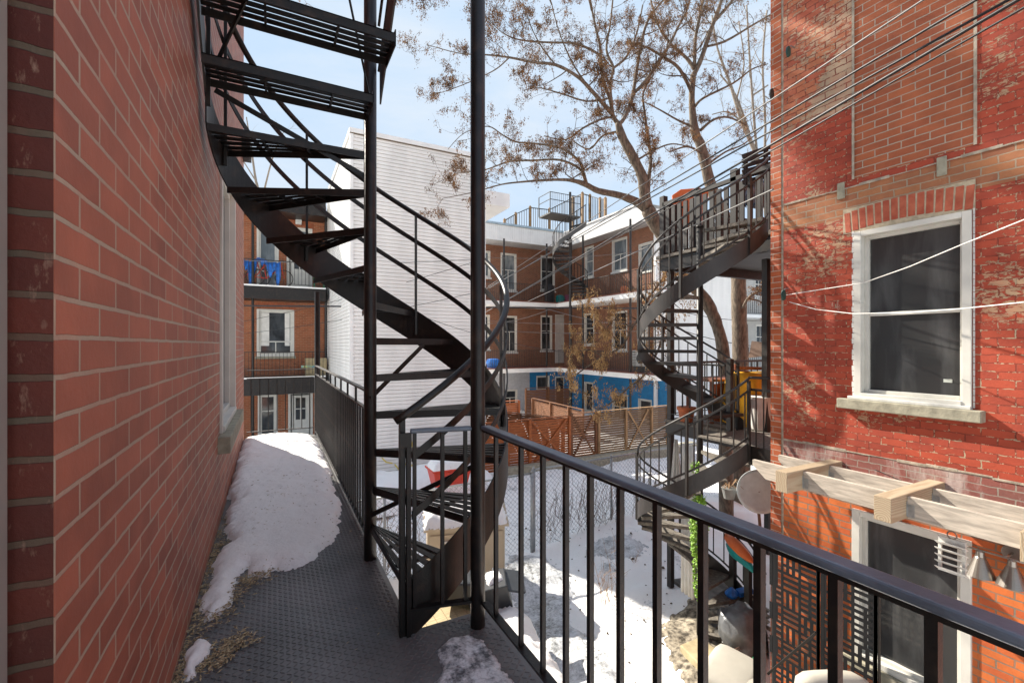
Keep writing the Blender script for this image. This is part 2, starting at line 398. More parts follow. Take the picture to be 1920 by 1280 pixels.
m=MB();m.box(DX-.006,DX,FY,7.8,-.12,-.0125);m.box(FX-.006,FX,-1.2,FY,-.14,-.0125);m.box(DX,FX-.006,FY-.006,FY,-.14,-.0125);m.box(WX+.01,DX-.006,7.794,7.8,-.12,-.0125)
m.build('edge_angle',black,deck)
# snow piles on the walkway
def polyfield(pts,hmax,fall,res,mat,name,label,cat,seedv=0,z0=.002,amp=.35,nz=6.,shape=None,kind='stuff',jag=.012):
    P=np.array(pts);x0,y0=P.min(0)-.02;x1,y1=P.max(0)+.02
    nx=int((x1-x0)/res)+2;ny=int((y1-y0)/res)+2
    X,Y=np.meshgrid(np.linspace(x0,x1,nx),np.linspace(y0,y1,ny),indexing='ij')
    if jag:
        jx=np.zeros_like(X);jy=np.zeros_like(X)
        for i in range(nx):
            for j in range(ny):
                q=MN.noise_vector((X[i,j]*9+seedv,Y[i,j]*9,seedv));q2=MN.noise_vector((X[i,j]*31+seedv,Y[i,j]*31,seedv))
                jx[i,j]=q[0]*jag*2+q2[0]*jag;jy[i,j]=q[1]*jag*2+q2[1]*jag
        XX,YY=X+jx,Y+jy
    else: XX,YY=X,Y
    dist=np.full(X.shape,1e9);ins=np.zeros(X.shape,bool);n=len(P)
    for k in range(n):
        ax,ay=P[k];bx,by=P[(k+1)%n];dx,dy=bx-ax,by-ay
        t=np.clip(((XX-ax)*dx+(YY-ay)*dy)/(dx*dx+dy*dy+1e-12),0,1)
        dist=np.minimum(dist,np.hypot(XX-ax-t*dx,YY-ay-t*dy))
        c=((ay>YY)!=(by>YY))&(XX<(bx-ax)*(YY-ay)/((by-ay) or 1e-9)+ax);ins^=c
    d=np.where(ins,dist,0);s=np.clip(d/fall,0,1);hgt=hmax*np.sqrt(1-(1-s)**2)
    if shape is not None: hgt=hgt*shape(X,Y)
    Z=np.zeros_like(X)
    for i in range(nx):
        for j in range(ny):
            if d[i,j]>0:
                q=MN.noise((X[i,j]*nz,Y[i,j]*nz,seedv))*.5+MN.noise((X[i,j]*nz*3.3,Y[i,j]*nz*3.3,seedv+3))*.22+MN.noise((X[i,j]*nz*9,Y[i,j]*nz*9,seedv+5))*.10
                Z[i,j]=max(.002,hgt[i,j]*(1+amp*q))
    vs=[];idx=-np.ones(X.shape,int);fs=[]
    keep=d>0;cells=keep[:-1,:-1]|keep[1:,:-1]|keep[:-1,1:]|keep[1:,1:]
    for i,j in zip(*np.nonzero(cells)):
        q=[]
        for a,b in((i,j),(i+1,j),(i+1,j+1),(i,j+1)):
            if idx[a,b]<0:
                idx[a,b]=len(vs);vs.append((X[a,b],Y[a,b],z0+(Z[a,b] if keep[a,b] else -.006)))
            q.append(int(idx[a,b]))
        fs.append(tuple(q))
    mb=MB();mb.v=vs;mb.f=fs
    o=mb.build(name,mat,smooth=True);tag(o,label,cat,kind=kind);return o
def c8(L): # pixel list from the 2.561x enlargement at (300,780) -> deck plane
    return [tuple(W(300+x/2.561,780+y/2.561,Z=.0)[:2]) for x,y in L]
S1=c8([(380,150),(560,122),(735,118),(760,150),(785,200),(812,275),(830,360),(858,410),(862,460),(850,540),(865,575),(830,610),(770,650),(740,690),(680,722),(600,740),(530,750),(500,775),(440,752),(400,740),(385,752),(375,800),(345,850),(352,905),(300,950),(240,985),(190,1005),(200,940),(225,860),(250,780),(270,690),(310,640),(370,612),(330,590),(318,530),(325,450),(365,430),(345,400),(345,330),(358,230)])
# keep the far part against the wall and run it to the end of the walkway
S1=[(max(x,WX+.004),y) for x,y in S1]
S1[0]=(WX+.004,7.55);S1[1]=(.1,7.65);S1[2]=(.50,7.4);S1[-1]=(WX+.004,5.4);S1[-2]=(WX+.004,4.9)
def shp(X,Y): return np.clip(.35+(Y-2.2)*.30,.3,1.35)
polyfield(S1,.085,.16,.018,snow,'snow_pile','long thawing pile of white snow lying along the walkway beside the brick wall','snow',1.3,shape=shp,jag=.02,amp=.24,nz=4.)
polyfield(c8([(112,1245),(125,1160),(148,1100),(190,1086),(248,1112),(228,1160),(182,1200),(160,1252),(135,1268)]),.04,.05,.012,snow,'snow_pile','small lump of snow in the near corner of the walkway at the foot of the wall','snow',4.1)
def c7(L): return [tuple(W(660+x/3.367,900+y/3.367,Z=.0)[:2]) for x,y in L]
polyfield(c7([(535,1075),(625,1000),(740,972),(835,1008),(885,1100),(945,1180),(1015,1290),(1060,1450),(620,1450),(500,1290),(570,1190)]),.014,.07,.009,icedeck,'melting_ice_patch','grainy half melted ice patch on the walkway at the foot of the thick post','ice',8.2,amp=1.1,nz=14,jag=.010)
# seeds and husks littering the plate
def litter(name,label,spots,n,size=(.010,.030)):
    m=MB()
    for k in range(n):
        cx,cy,r,zz=spots[k%len(spots)]
        a=random.uniform(0,6.283);q=r*math.sqrt(random.random());x=cx+math.cos(a)*q;y=cy+math.sin(a)*q
        if x<WX+.006: x=WX+.006+random.random()*.02
        L=random.uniform(*size);wd=L*random.uniform(.07,.14);t=random.uniform(0,6.283);til=random.uniform(-.3,.5)
        dx=Vector((math.cos(t),math.sin(t),til*.4));sd=Vector((-math.sin(t),math.cos(t),random.uniform(-.5,.5)))
        c=Vector((x,y,zz+random.uniform(.002,.012)))
        m.add([c-dx*L/2,c+sd*wd,c+dx*L/2,c-sd*wd,c+Vector((0,0,wd*.8))],[(0,1,4),(1,2,4),(2,3,4),(3,0,4)])
    o=m.build(name,littm);tag(o,label,'seed litter',kind='stuff')
sp=[]
for x,y,r in [(95,1235,.03),(110,1150,.03),(150,1080,.03),(170,1000,.03),(185,930,.03),(205,850,.03),(225,770,.035),(245,700,.035),(290,560,.04),(310,500,.03),(300,600,.05),(260,650,.04)]:
    p=W(300+x/2.561,780+y/2.561,Z=0);sp.append((p[0],p[1],r*1.1,.004))
litter('seed_litter','pale dry seeds strewn along the foot of the glazed brick wall',[(x+random.uniform(-.02,.06),y+random.uniform(-.12,.12),.055,z) for x,y,r,z in sp for _ in range(6)],700,(.018,.044))
sp=[]
for x,y,r in [(400,1060,.05),(340,1100,.06),(300,1130,.06),(250,1180,.06),(210,1210,.05),(380,1100,.05),(300,1170,.05)]:
    p=W(300+x/2.561,780+y/2.561,Z=0);sp.append((p[0],p[1],r*.75,.004))
litter('seed_litter','drift of dry tan seeds beside the small snow lump',[(x+random.uniform(-.05,.05),y+random.uniform(-.05,.05),.05,z) for x,y,r,z in sp for _ in range(5)],300,(.020,.046))
sp=[]
for x,y,r in [(360,860,.05),(340,900,.05),(390,820,.06),(430,790,.06),(460,760,.07),(300,960,.04),(260,985,.03),(480,780,.06),(520,755,.04),(440,720,.06)]:
    p=W(300+x/2.561,780+y/2.561,Z=0);sp.append((p[0],p[1],r*.9,.012))
litter('seed_litter','band of tan seeds along the front edge of the long snow pile',[(x+random.uniform(-.06,.06),y+random.uniform(-.09,.09),.06,z) for x,y,r,z in sp for _ in range(5)],460,(.020,.044))
sp=[(random.uniform(-.3,.4),random.uniform(3.0,6.0),.12,.105) for _ in range(40)]+[(random.uniform(-.25,.5),random.uniform(1.5,4.2),.25,.002) for _ in range(12)]
litter('seed_litter','scattered loose seeds and dark specks over the snow and plate',sp,330,(.012,.030))
# ================================================================ RAILINGS
def railing(name,label,p,q,ztop,zbot,balu,tr=(.045,.020),br=(.035,.012),bsz=.016,mat=black,midz=None,posts=(),group=None,round_top=False,parts=True,cat='railing'):
    p=Vector(p);q=Vector(q);t=thing(name,label,cat,(p.x,p.y,p.z),group)
    up=Vector((0,0,1))
    m=MB();m.beam(p+up*ztop,q+up*ztop,tr[0],tr[1]);
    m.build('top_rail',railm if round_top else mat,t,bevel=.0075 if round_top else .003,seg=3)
    m=MB();m.beam(p+up*zbot,q+up*zbot,br[0],br[1]);m.build('bottom_rail',mat,t)
    top=ztop-tr[1]/2
    if midz is not None:
        m=MB();m.beam(p+up*midz,q+up*midz,br[0]*.9,br[1]);m.build('middle_rail',mat,t)
    base=None;L=(q-p).length
    lst=balu if isinstance(balu,(list,tuple)) else [(i+.5)/balu for i in range(balu)]
    hh=(midz if midz is not None else top)
    for f in lst:
        c=p.lerp(q,f)
        if base is None:
            m=MB();m.box(c.x-bsz/2,c.x+bsz/2,c.y-bsz/2,c.y+bsz/2,c.z+zbot+br[1]/2,c.z+hh-(br[1]/2 if midz else 0));base=m.build('baluster',mat,t);b0=c
        else: inst(base,t,c-b0)
    for f in posts:
        c=p.lerp(q,f);m=MB();m.box(c.x-.02,c.x+.02,c.y-.02,c.y+.02,c.z-.0,c.z+top);m.build('post',mat,t)
    return t
RX=.930
def yat(x,X=RX): return W(x,900,X=X)[1]
y0,y1=2.075,-1.0
bal=[(yat(x)-y1)/(y0-y1) for x in (930,977,1018,1061,1107,1163,1232,1318,1424,1566,1750)]+[ (v-y1)/(y0-y1) for v in (.22,.08,-.06)]
# rounded flat cap
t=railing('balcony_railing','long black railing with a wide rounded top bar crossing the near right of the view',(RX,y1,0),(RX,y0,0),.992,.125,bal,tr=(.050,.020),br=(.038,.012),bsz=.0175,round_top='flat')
m=MB();m.beam((RX,y1,.975),(RX,y0,.975),.020,.013);m.build('rail_channel',black,t)
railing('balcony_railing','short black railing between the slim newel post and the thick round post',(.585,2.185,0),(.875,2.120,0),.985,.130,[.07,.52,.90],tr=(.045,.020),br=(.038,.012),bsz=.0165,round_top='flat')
YE=7.70
bl=[];yy=3.20
while yy<YE-.05: bl.append((yy-3.14)/(YE-3.14));yy+=.115
t=railing('balcony_railing','long black railing along the outer edge of the walkway running away to the far post',(.592,3.14,0),(.592,YE,0),1.075,.06,bl,tr=(.040,.014),br=(.03,.012),bsz=.015,midz=.945)
k=0;yy=3.4
base=None
while yy<YE-.1:
    if base is None:
        m=MB();m.box(.584,.600,yy-.008,yy+.008,.952,1.068);base=m.build('top_spacer',black,t);b0=yy
    else: inst(base,t,(0,yy-b0,0))
    yy+=.46
railing('balcony_railing','thin black railing closing the far end of the snow covered walkway',(WX+.03,YE+.03,0),(.56,YE+.03,0),1.02,.12,8,tr=(.035,.010),bsz=.012,midz=.90)
m=MB();m.tube([(.612,7.745,-.1),(.612,7.745,2.22)],.042,10);o=m.build('end_post',black,smooth=False);tag(o,'black steel post standing at the far end of the snowy walkway','post')
# thick round post beside the short railing
PX,PY=.906,2.109
pt=thing('round_post','thick black round steel post rising out of frame between two balcony railings','post',(PX,PY,0))
m=MB();m.tube([(PX,PY,-3.0),(PX,PY,5.2)],.0365,28);m.build('shaft',black,pt,smooth=True)
# ================================================================ SPIRAL STAIR A
def helix(cx,cy,r,a0,a1,zf,n): return [Vector((cx+r*math.cos(R(a0+(a1-a0)*i/n)),cy+r*math.sin(R(a0+(a1-a0)*i/n)),zf(a0+(a1-a0)*i/n))) for i in range(n+1)]
def plate(cx,cy,r,a0,a1,zt,zb,th,n=60):
    A=helix(cx,cy,r,a0,a1,zb,n);B=helix(cx,cy,r,a0,a1,zt,n)
    T=[Vector((math.cos(R(a0+(a1-a0)*i/n)),math.sin(R(a0+(a1-a0)*i/n)),0))*th for i in range(n+1)]
    return MB().ribbon(A,B,T)
def slat_tread(cx,cy,r0,R1,a0,a1,z,ns=5,slats=True,th=.007,edge=.04):
    m=MB()
    def pt(a,r,zz): return Vector((cx+r*math.cos(R(a)),cy+r*math.sin(R(a)),zz))
    if slats:
        da=(a1-a0)/ns
        for k in range(ns):
            b0=a0+k*da+da*.10;b1=b0+da*.60
            m.prism([pt(b0,r0,z-th),pt(b1,r0,z-th),pt(b1,R1,z-th),pt(b0,R1,z-th)],(0,0,th))
        for rr in (.42,.70):
            P=[pt(a0+(a1-a0)*i/4,R1*rr,z-th-.012) for i in range(5)]
            for u,v in zip(P,P[1:]): m.beam(u,v,.012,.020)
    else:
        n=4;P=[pt(a0+(a1-a0)*i/n,R1,z-th) for i in range(n+1)]
        m.prism([pt(a0,r0,z-th),*P,pt(a1,r0,z-th)],(0,0,th))
    for a in (a0,a1):
        m.beam(pt(a,r0,z-th-edge/2),pt(a,R1,z-th-edge/2),.008,edge)
    return m
CX,CY=.564,3.092;RA=.895;st=24.45
sa=thing('spiral_staircase','large black steel spiral staircase rising beside the walkway around a tall round column','staircase',(CX,CY,-3))
m=MB();m.tube([(CX,CY,-3.0),(CX,CY,5.6)],.040,32);m.build('centre_column',black,sa,smooth=True)
zt=lambda a:.213+.2425*((a+89)/st)
for k in range(1,12):
    a=-89+st*(k-1);slat_tread(CX,CY,.035,RA,a,a+st*1.06 if k<11 else 180,.213+.2425*(k-1)+.02).build('tread',black,sa)
top=lambda a:.262+.2425*((a+89)/st)
def bot(a): return top(a)-.285
plate(CX,CY,RA,-91,181,top,bot,.008,90).build('outer_stringer',black,sa,smooth=False)
# flat guard rails and round handrail
hr=lambda a:max(zt(a)+.80+.0*a,0)
def hrz(a): return .213+.2425*((a+89)/st)+.86
m=MB();P=helix(CX,CY,RA-.0,-93,181,hrz,70);m.tube(P,.0195,12);m.build('handrail',greym if False else black,sa,smooth=True)
for dz in (.28,.56):
    A=helix(CX,CY,RA,-88,181,lambda a:zt(a)+dz+.05,80);B=[p+Vector((0,0,.042)) for p in A]
    T=[Vector((math.cos(R(-88+269*i/80)),math.sin(R(-88+269*i/80)),0))*.007 for i in range(81)]
    MB().ribbon(A,B,T).build('guard_rail',black,sa)
for a in (-12,55,112,160):
    m=MB();p=Vector((CX+(RA-.012)*math.cos(R(a)),CY+(RA-.012)*math.sin(R(a)),0));m.box(p.x-.009,p.x+.009,p.y-.009,p.y+.009,bot(a)+.08,hrz(a)-.01);m.build('baluster',black,sa)
# newel: two posts joined by a strap
m=MB();nx,ny=.560,2.200
m.box(nx-.024,nx+.004,ny-.012,ny+.016,-.15,1.05);m.build('newel_post',black,sa,bevel=.003)
m=MB();m.box(nx+.006,nx+.028,ny-.026,ny-.004,0,.975);m.box(nx-.03,nx+.030,ny-.030,ny-.0265,.91,.98);m.build('gate_post',black,sa,bevel=.002)
# straight upper flight coming back towards the viewer above
dY=.245;dZ=.2425
for k in range(0,6):
    y1_=CY-.02-dY*k;y0_=y1_-.25;z=2.90+dZ*k
    xr=CX-.03 if k==0 else CX+.045
    m=MB();m.box(WX+.045,xr,y0_,y0_+.05,z-.007,z);
    for q in range(5):
        yb=y0_+.0+q*.05;m.box(WX+.045,xr,yb,yb+.035,z-.006,z)
    m.box(WX+.045,xr,y0_,y0_+.007,z-.05,z-.0072);m.box(WX+.045,xr,y1_-.007,y1_,z-.05,z-.0072)
    for xx in (WX+.33,WX+.68): m.box(xx,xx+.012,y0_+.008,y1_-.008,z-.028,z-.008)
    m.build('tread',black,sa)
    m=MB();m.box(xr-.004,xr+.002,y0_,y1_,z-.07,z+.02);m.build('tread_bracket',black,sa)
def flight_plate(x,th,ya,za,n,h0,h1,mat,xo=0):
    m=MB();yb=ya-n*dY;zb=za+n*dZ
    m.prism([(x,ya,za-h0),(x,yb,zb-h0),(x,yb,zb+h1),(x,ya,za+h1)],(th,0,0));return m
flight_plate(WX+.030,.010,CY+.0,2.90,9,.10,.16,black).build('inner_stringer',greym,sa)
flight_plate(CX+.050,.010,CY-.05,2.98,9,.02,.26,black).build('right_stringer',greym,sa)
# braces
def rod(p,q,w=.008,h=.03,mat=black):
    m=MB();m.beam(p,q,w,h);m.build('brace',mat,sa)
def pa(a,z,r=RA): return Vector((CX+r*math.cos(R(a)),CY+r*math.sin(R(a)),z))
rod(pa(178,2.86,.86),pa(150,2.20,.03)+Vector((0,0,.30)))
rod((CX-.01,CY-.04,1.05),pa(30,1.40,.5))
rod((CX,CY-.04,.30),pa(-35,.66,.75))
rod((WX+.09,2.95,2.90),(CX-.02,1.6,4.2));rod((WX+.30,1.75,4.15),(CX+.01,CY-.02,2.93),h=.02)
rod((WX+.05,CY-.02,2.74),(WX+.05,CY-.02,3.9),.02,.02)
m=MB()
for dz in (.9,.6,.3): m.tube([(CX+.055,CY,2.9+dz),(CX+.055,CY-2.2,2.9+dz+2.2)],.014 if dz==.9 else .009,8)
m.build('flight_handrail',black,sa)
# ================================================================ RIGHT HOUSE
XR=5.3;YC=3.45
frR=Fr('X',XR,-1)
rh=thing('brick_house','tall old brick house on the right with peeling red paint and sunlit patches','house',(XR,YC,-3.0))
YP=W(1469,700,X=XR)[1]      # joint between corner strip and painted wall
uw=(W(1820,600,X=XR)[1],W(1605,600,X=XR)[1],.86,2.55)
lo=(W(1819,1100,X=XR)[1],W(1601,1100,X=XR)[1],-1.78,-.28)
inf=(W(1828,90,X=XR)[1],W(1601,90,X=XR)[1],3.10,8.)
zb0=.30 # paint ends; raw brick below
painted=brick('peeling_red_painted_brick',1,.205,.0685,(.45,.068,.028),(.30,.040,.019),(.52,.42,.27),.0095,.75,1.0,blotch=((.62,.50,.42),2.55,3.45,.75,.42,1),peel=((.55,.36,.21),.80,.47),irr=.006,dist=.012,stain=((.50,.42,.33),.66,.74,5))
peelm=brick('heavily_peeled_brick',1,.205,.0685,(.40,.085,.042),(.55,.20,.09),(.46,.37,.24),.010,.8,1.,peel=((.60,.42,.27),.70,.44),irr=.006,dist=.012)
raw=brick('bare_orange_brick',1,.205,.0685,(.46,.185,.075),(.29,.10,.052),(.42,.36,.26),.011,.8,.9,irr=.005,dist=.012,stain=((.42,.33,.22),.60,.72,7))
newer=brick('smooth_orange_infill_brick',1,.215,.072,(.42,.115,.042),(.31,.075,.030),(.48,.42,.33),.010,.75,.7,irr=.002)
lower=brick('bright_orange_lower_brick',1,.215,.069,(.62,.155,.030),(.47,.085,.022),(.22,.19,.14),.013,.7,.9,irr=.003,dist=.012,stain=((.30,.15,.09),.66,.75,3))
strip=brick('corner_pier_brick',1,.205,.0685,(.47,.11,.030),(.31,.055,.02),(.54,.46,.36),.010,.75,.8,offset=(.03,0),irr=.003,dist=.01,stain=((.55,.38,.28),.68,.76,8))
plum=brick('stained_purple_grey_brick',1,.205,.0685,(.30,.09,.07),(.25,.10,.08),(.42,.37,.30),.010,.85,.9,irr=.005,blotch=((.62,.54,.47),2.6,3.2,.8,.3,1),stain=((.55,.47,.42),.48,.66,4),dist=.012)
Y0=-2.5
bandz=(2.72,3.02)
m=MB()
for q in rects(Y0,YP,zb0,2.72,[uw]): frR.box(m,*q,-.35,0)
for q in rects(Y0,YP,3.02,8.,[inf]): frR.box(m,*q,-.35,0)
m.build('painted_wall',painted,rh)
m=MB();frR.box(m,Y0,YP,2.72,3.02,-.35,-.004);m.build('bare_brick_band',raw,rh)
m=MB();frR.box(m,inf[0],inf[1],inf[2],8.,-.35,-.002);m.build('infill_panel',newer,rh)
m=MB();frR.box(m,inf[1]+.004,YP-.004,3.85,8.,-.01,.003);m.build('peeled_patch',peelm,rh)
m=MB()
for q in rects(Y0,YP,-3.,-.02,[lo]): frR.box(m,*q,-.35,-.003)
m.build('lower_wall',lower,rh)
m=MB();frR.box(m,Y0,YP,-.02,.30,-.35,.0);m.build('bare_brick_band',plum,rh)
m=MB();frR.box(m,YP+.03,YC,-3.,8.,-.35,.002);m.build('corner_pier',strip,rh)
m=MB();frR.box(m,YP,YP+.03,-3.,8.,-.35,-.006);m.build('mortar_joint',oldm,rh)
m=MB();m.box(XR+.35,XR+9,YC-.34,YC,-3,8);m.build('rear_wall',brick('rear_wall_brick',0,.205,.0685,(.42,.095,.030),(.30,.05,.02),(.5,.46,.38),.01,.8),rh)
# arch of upright bricks over the window
m=MB();n=15;ua,ub=uw[0]-.02,uw[1]+.10
for k in range(n):
    f=(k+.5)/n;u=ua+(ub-ua)*f;rise=.05*(1-(2*f-1)**2);wd=(ub-ua)/n*.82;lean=(f-.5)*.25
    z0=uw[3]+.004+rise;z1=z0+.205
    P=[frR.p(u-wd/2,z0,.006),frR.p(u+wd/2,z0,.006),frR.p(u+wd/2+lean*.12,z1,.006),frR.p(u-wd/2+lean*.12,z1,.006)]
    m.prism(P,(.05,0,0))
m.build('brick_arch',pm('red_painted_soldier_brick',(.44,.075,.033),.75,0,.25,9,.5,60,col2=(.47,.12,.06)),rh,bevel=.004)
m=MB();frR.box(m,ua-.01,ub+.02,uw[3]+.0,uw[3]+.26,-.01,.002);m.build('arch_mortar',pm('cream_mortar',(.44,.36,.25),.9,0,.2,20,.4),rh)
for u,z in ((W(1766,312,X=XR)[1],W(1766,312,X=XR)[2]),(W(1577,358,X=XR)[1],W(1577,358,X=XR)[2])):
    m=MB();frR.box(m,u-.035,u+.035,z-.085,z+.085,-.01,.012);m.build('concrete_plug',stone,rh,bevel=.006)
# mortar ledges and bead
m=MB()
for k in range(22):
    a=YP-(k)*.26;frR.box(m,a-.262,a-.002,3.020+.004*math.sin(k*1.7),3.038+.007*math.sin(k*2.3+1),.0,.006)
m.build('mortar_ledge',oldm,rh,bevel=.004)
m=MB()
frR.box(m,inf[1]-.006,inf[1]+.014,inf[2],8,.003,.012);frR.box(m,inf[0]-.014,inf[0]+.006,inf[2],8,-.0,.010)
m.build('mortar_joint',oldm,rh)
m=MB()
for k in range(26):
    a=YP-k*.22;frR.box(m,a-.222,a-.001,.286+.008*math.sin(k*2.1),.306+.009*math.sin(k*1.3),.0,.006)
m.build('mortar_ledge',oldm,rh,bevel=.004)
window(rh,frR,*uw,gm=glassk,fw=.034,rec=.12,style='sash',cas=.052,sill=False,label='large white framed sash window in the red painted wall')
wo=[o for o in rh.children if o.name.startswith('window')][-1]
a_=W(1848,770,X=XR)[1]-.0;b_=W(1577,750,X=XR)[1]
m=MB();frR.box(m,a_,b_,.745,.845,-.12,.09);m.build('sill',stone,wo,bevel=.008)
m=MB();frR.box(m,a_+.08,b_-.08,.8455,.875,-.10,.045);m.build('sill_board',whited,wo,bevel=.004)
m=MB();frR.box(m,uw[0]+.15,uw[0]+.21,1.06,1.09,-.108,-.086);m.build('sticker',pm('pale_sticker',(.55,.58,.52),.5),wo)
# broken line of old caulk round the casing
m=MB()
for zz in np.arange(uw[2],uw[3],.055):
    frR.box(m,uw[1]+.012,uw[1]+.022+.012*abs(math.sin(zz*37)),zz,zz+.05,.0,.012);frR.box(m,uw[0]-.028,uw[0]-.018,zz,zz+.05,.0,.010)
m.build('caulk',whited,wo)
lwn=window(rh,frR,*lo,gm=glassk,fw=.035,rec=.10,style='sash',cas=.06,sill=True,meet=.49,label='white framed sash window behind the black lattice screen')
# ---- pulleys and clothesline
def pulley(p,label,col,axis=(0,1,0)):
    t=thing('clothesline_pulley',label,'pulley',p)
    m=MB();p=Vector(p);a=Vector(axis).normalized();b=Vector((0,0,1));c=a.cross(b).normalized()
    n=18;pts=[p+(c*math.cos(2*math.pi*k/n)*.035+b*math.sin(2*math.pi*k/n)*.062) for k in range(n)]
    m.prism([q-a*.012 for q in pts],a*.024);m.build('wheel',col,t,bevel=.006)
    m=MB();m.tube([p+b*.05,p+b*.08+Vector((.05,0,0)),p+Vector((XR-p.x,0,.08))],.006,6);m.build('hook',galv,t)
    return t
gpl=pm('dark_green_pulley_paint',(.012,.055,.045),.4)
p1=W(1469,553,X=XR-.10);pulley(p1,'dark green clothesline pulley on the pier beside the white window',gpl)
p2=W(1478,97,X=XR-.12);pulley(p2,'dark pulley hanging high on the peeled corner of the right house',gpl)
p3=W(1447,176,X=XR-.05);pulley(p3,'black oval pulley on the outer edge of the right house beside the trees',blackd)
def rope(name,label,pts,r,mat,cat='rope',group=None,sag=0,n=16,parent=None):
    P=[]
    for a,b in zip(pts,pts[1:]):
        a=Vector(a);b=Vector(b)
        for i in range(n): 
            f=i/n;q=a.lerp(b,f);q.z-=sag*4*f*(1-f);P.append(q)
    P.append(Vector(pts[-1]));m=MB();m.tube(P,r,6);o=m.build(name,mat,smooth=True);tag(o,label,cat,group);return o
def PT(x,y,T): return W(x,y,T=T)
rope('clothesline','upper white clothesline rising to the right across the big window',[PT(1474,553,5.3),PT(1620,530,4.4),PT(1705,500,3.9),PT(1800,460,3.4),PT(1925,410,2.9)],.0042,ropem,'clothesline')
rope('clothesline','lower white clothesline sagging across the middle of the big window',[PT(1480,566,5.25),PT(1530,580,4.9),PT(1600,588,4.4),PT(1700,586,3.9),PT(1800,579,3.4),PT(1925,566,2.9)],.0042,ropem,'clothesline')
# ================================================================ PERGOLA
pg=thing('pergola','unfinished timber awning frame fixed across the right wall above the lower window','pergola',(XR,1.9,0))
endg=pm('pine_end_grain',(.50,.33,.15),.8,0,.35,40,.4,80,col2=(.64,.46,.26))
def woodgrain():
    t=NT('green_tinted_pine');v=t.obj();mp=t.n('ShaderNodeMapping');mp.inputs['Scale'].default_value=(1.2,9,9);t.l(v,mp.inputs['Vector'])
    wv=t.n('ShaderNodeTexWave');wv.wave_type='RINGS';wv.inputs['Scale'].default_value=2.2;wv.inputs['Distortion'].default_value=5;wv.inputs['Detail'].default_value=2;t.l(mp.outputs[0],wv.inputs['Vector'])
    t.col(t.mix(wv.outputs['Fac'],(.33,.235,.145),(.43,.345,.235)));t.b.inputs['Roughness'].default_value=.75;t.bump(wv.outputs['Fac'],.2,.004);return t.m
wg=woodgrain()
for (ya,yb,lab) in ((2.665,2.78,'greenish pine beam end'),(1.835,1.955,None),(1.01,1.13,None)):
    m=MB();m.box(4.345,XR-.002,ya,yb,-.02,.178);m.build('beam',wg,pg,lab,bevel=.004)
    for xx in (4.60,5.05):
        m=MB();m.box(xx-.012,xx+.052,ya-.003,ya-.0005,-.0,.12);m.box(xx-.004,xx-.001,ya-.05,ya-.003,.0,.10);m.build('joist_hanger',galv,pg)
for xx in (4.60,5.05):
    for (a,b) in ((1.956,2.664),(1.131,1.834),(-.6,1.009)):
        m=MB();m.box(xx,xx+.040,a,b,-.018,.160);m.build('joist',wood_w,pg,bevel=.003)
    m=MB();m.prism([(xx,2.781,-.018),(xx,3.05,-.018),(xx,3.20,.10),(xx,3.20,.160),(xx,2.781,.160)],(.04,0,0));m.build('joist',wood_w,pg,bevel=.003)
rope('awning_wire','thin dark wires running from the second timber beam along the wall',[W(1640,880,X=5.2),W(1700,905,X=5.22),W(1800,925,X=5.25),W(1925,960,X=5.25)],.004,cablem,'wire')
# ---- lamp
lp=thing('wall_lamp','brushed metal wall lamp with two cone shades on a bar beside the lower window','lamp',tuple(W(1893,1040,X=5.22)))
c=W(1893,1040,X=5.22)
m=MB();n=24;m.prism([Vector((XR-.002,c.y+.065*math.cos(6.2832*k/n),c.z+.065*math.sin(6.2832*k/n))) for k in range(n)],(-.025,0,0));m.build('rosette',nickel,lp,bevel=.004)
m=MB();m.tube([(5.275,c.y,c.z),(5.13,c.y,c.z)],.010,8);m.tube([(5.13,c.y+.30,c.z),(5.13,c.y-.34,c.z)],.008,10);m.build('arm',nickel,lp,smooth=True)
for xx in (1838,1898):
    b=Vector((5.13,W(xx,1060,X=5.13)[1],c.z-.03))
    s=MB();s.lathe(b,[(.014,.03),(.026,.02),(.030,-.02),(.036,-.03),(.095,-.175),(.092,-.175),(.034,-.032)],28);s.build('lamp_shade',nickel,lp,smooth=False)
# ---- hanging slatted shutter ornament
p=W(1785,1042,X=4.9)
sh=thing('shutter_ornament','small white slatted shutter with a ring hanging under the timber joist','ornament',tuple(p))
m=MB();hy,hz=.085,.14
for dy in(-hy,hy-.02): m.box(4.89,4.91,p.y+dy,p.y+dy+.02,p.z-hz,p.z+hz)
m.box(4.89,4.91,p.y-hy+.02,p.y+hy-.02,p.z-hz,p.z-hz+.02);m.box(4.89,4.91,p.y-hy+.02,p.y+hy-.02,p.z+hz-.05,p.z+hz)
m.build('frame',whited,sh)
m=MB()
for k in range(5):
    zz=p.z-hz+.02+k*.052;m.ob((4.885,p.y,zz),(0,hy+.012,0),(.028,0,-.016),(0,0,.003))
m.build('slats',whited,sh)
m=MB();n=16;m.tube([Vector((4.9,p.y+.03*math.cos(6.2832*k/n),p.z+hz+.03+.03*math.sin(6.2832*k/n))) for k in range(n+1)],.005,6);m.build('ring',nickel,sh)
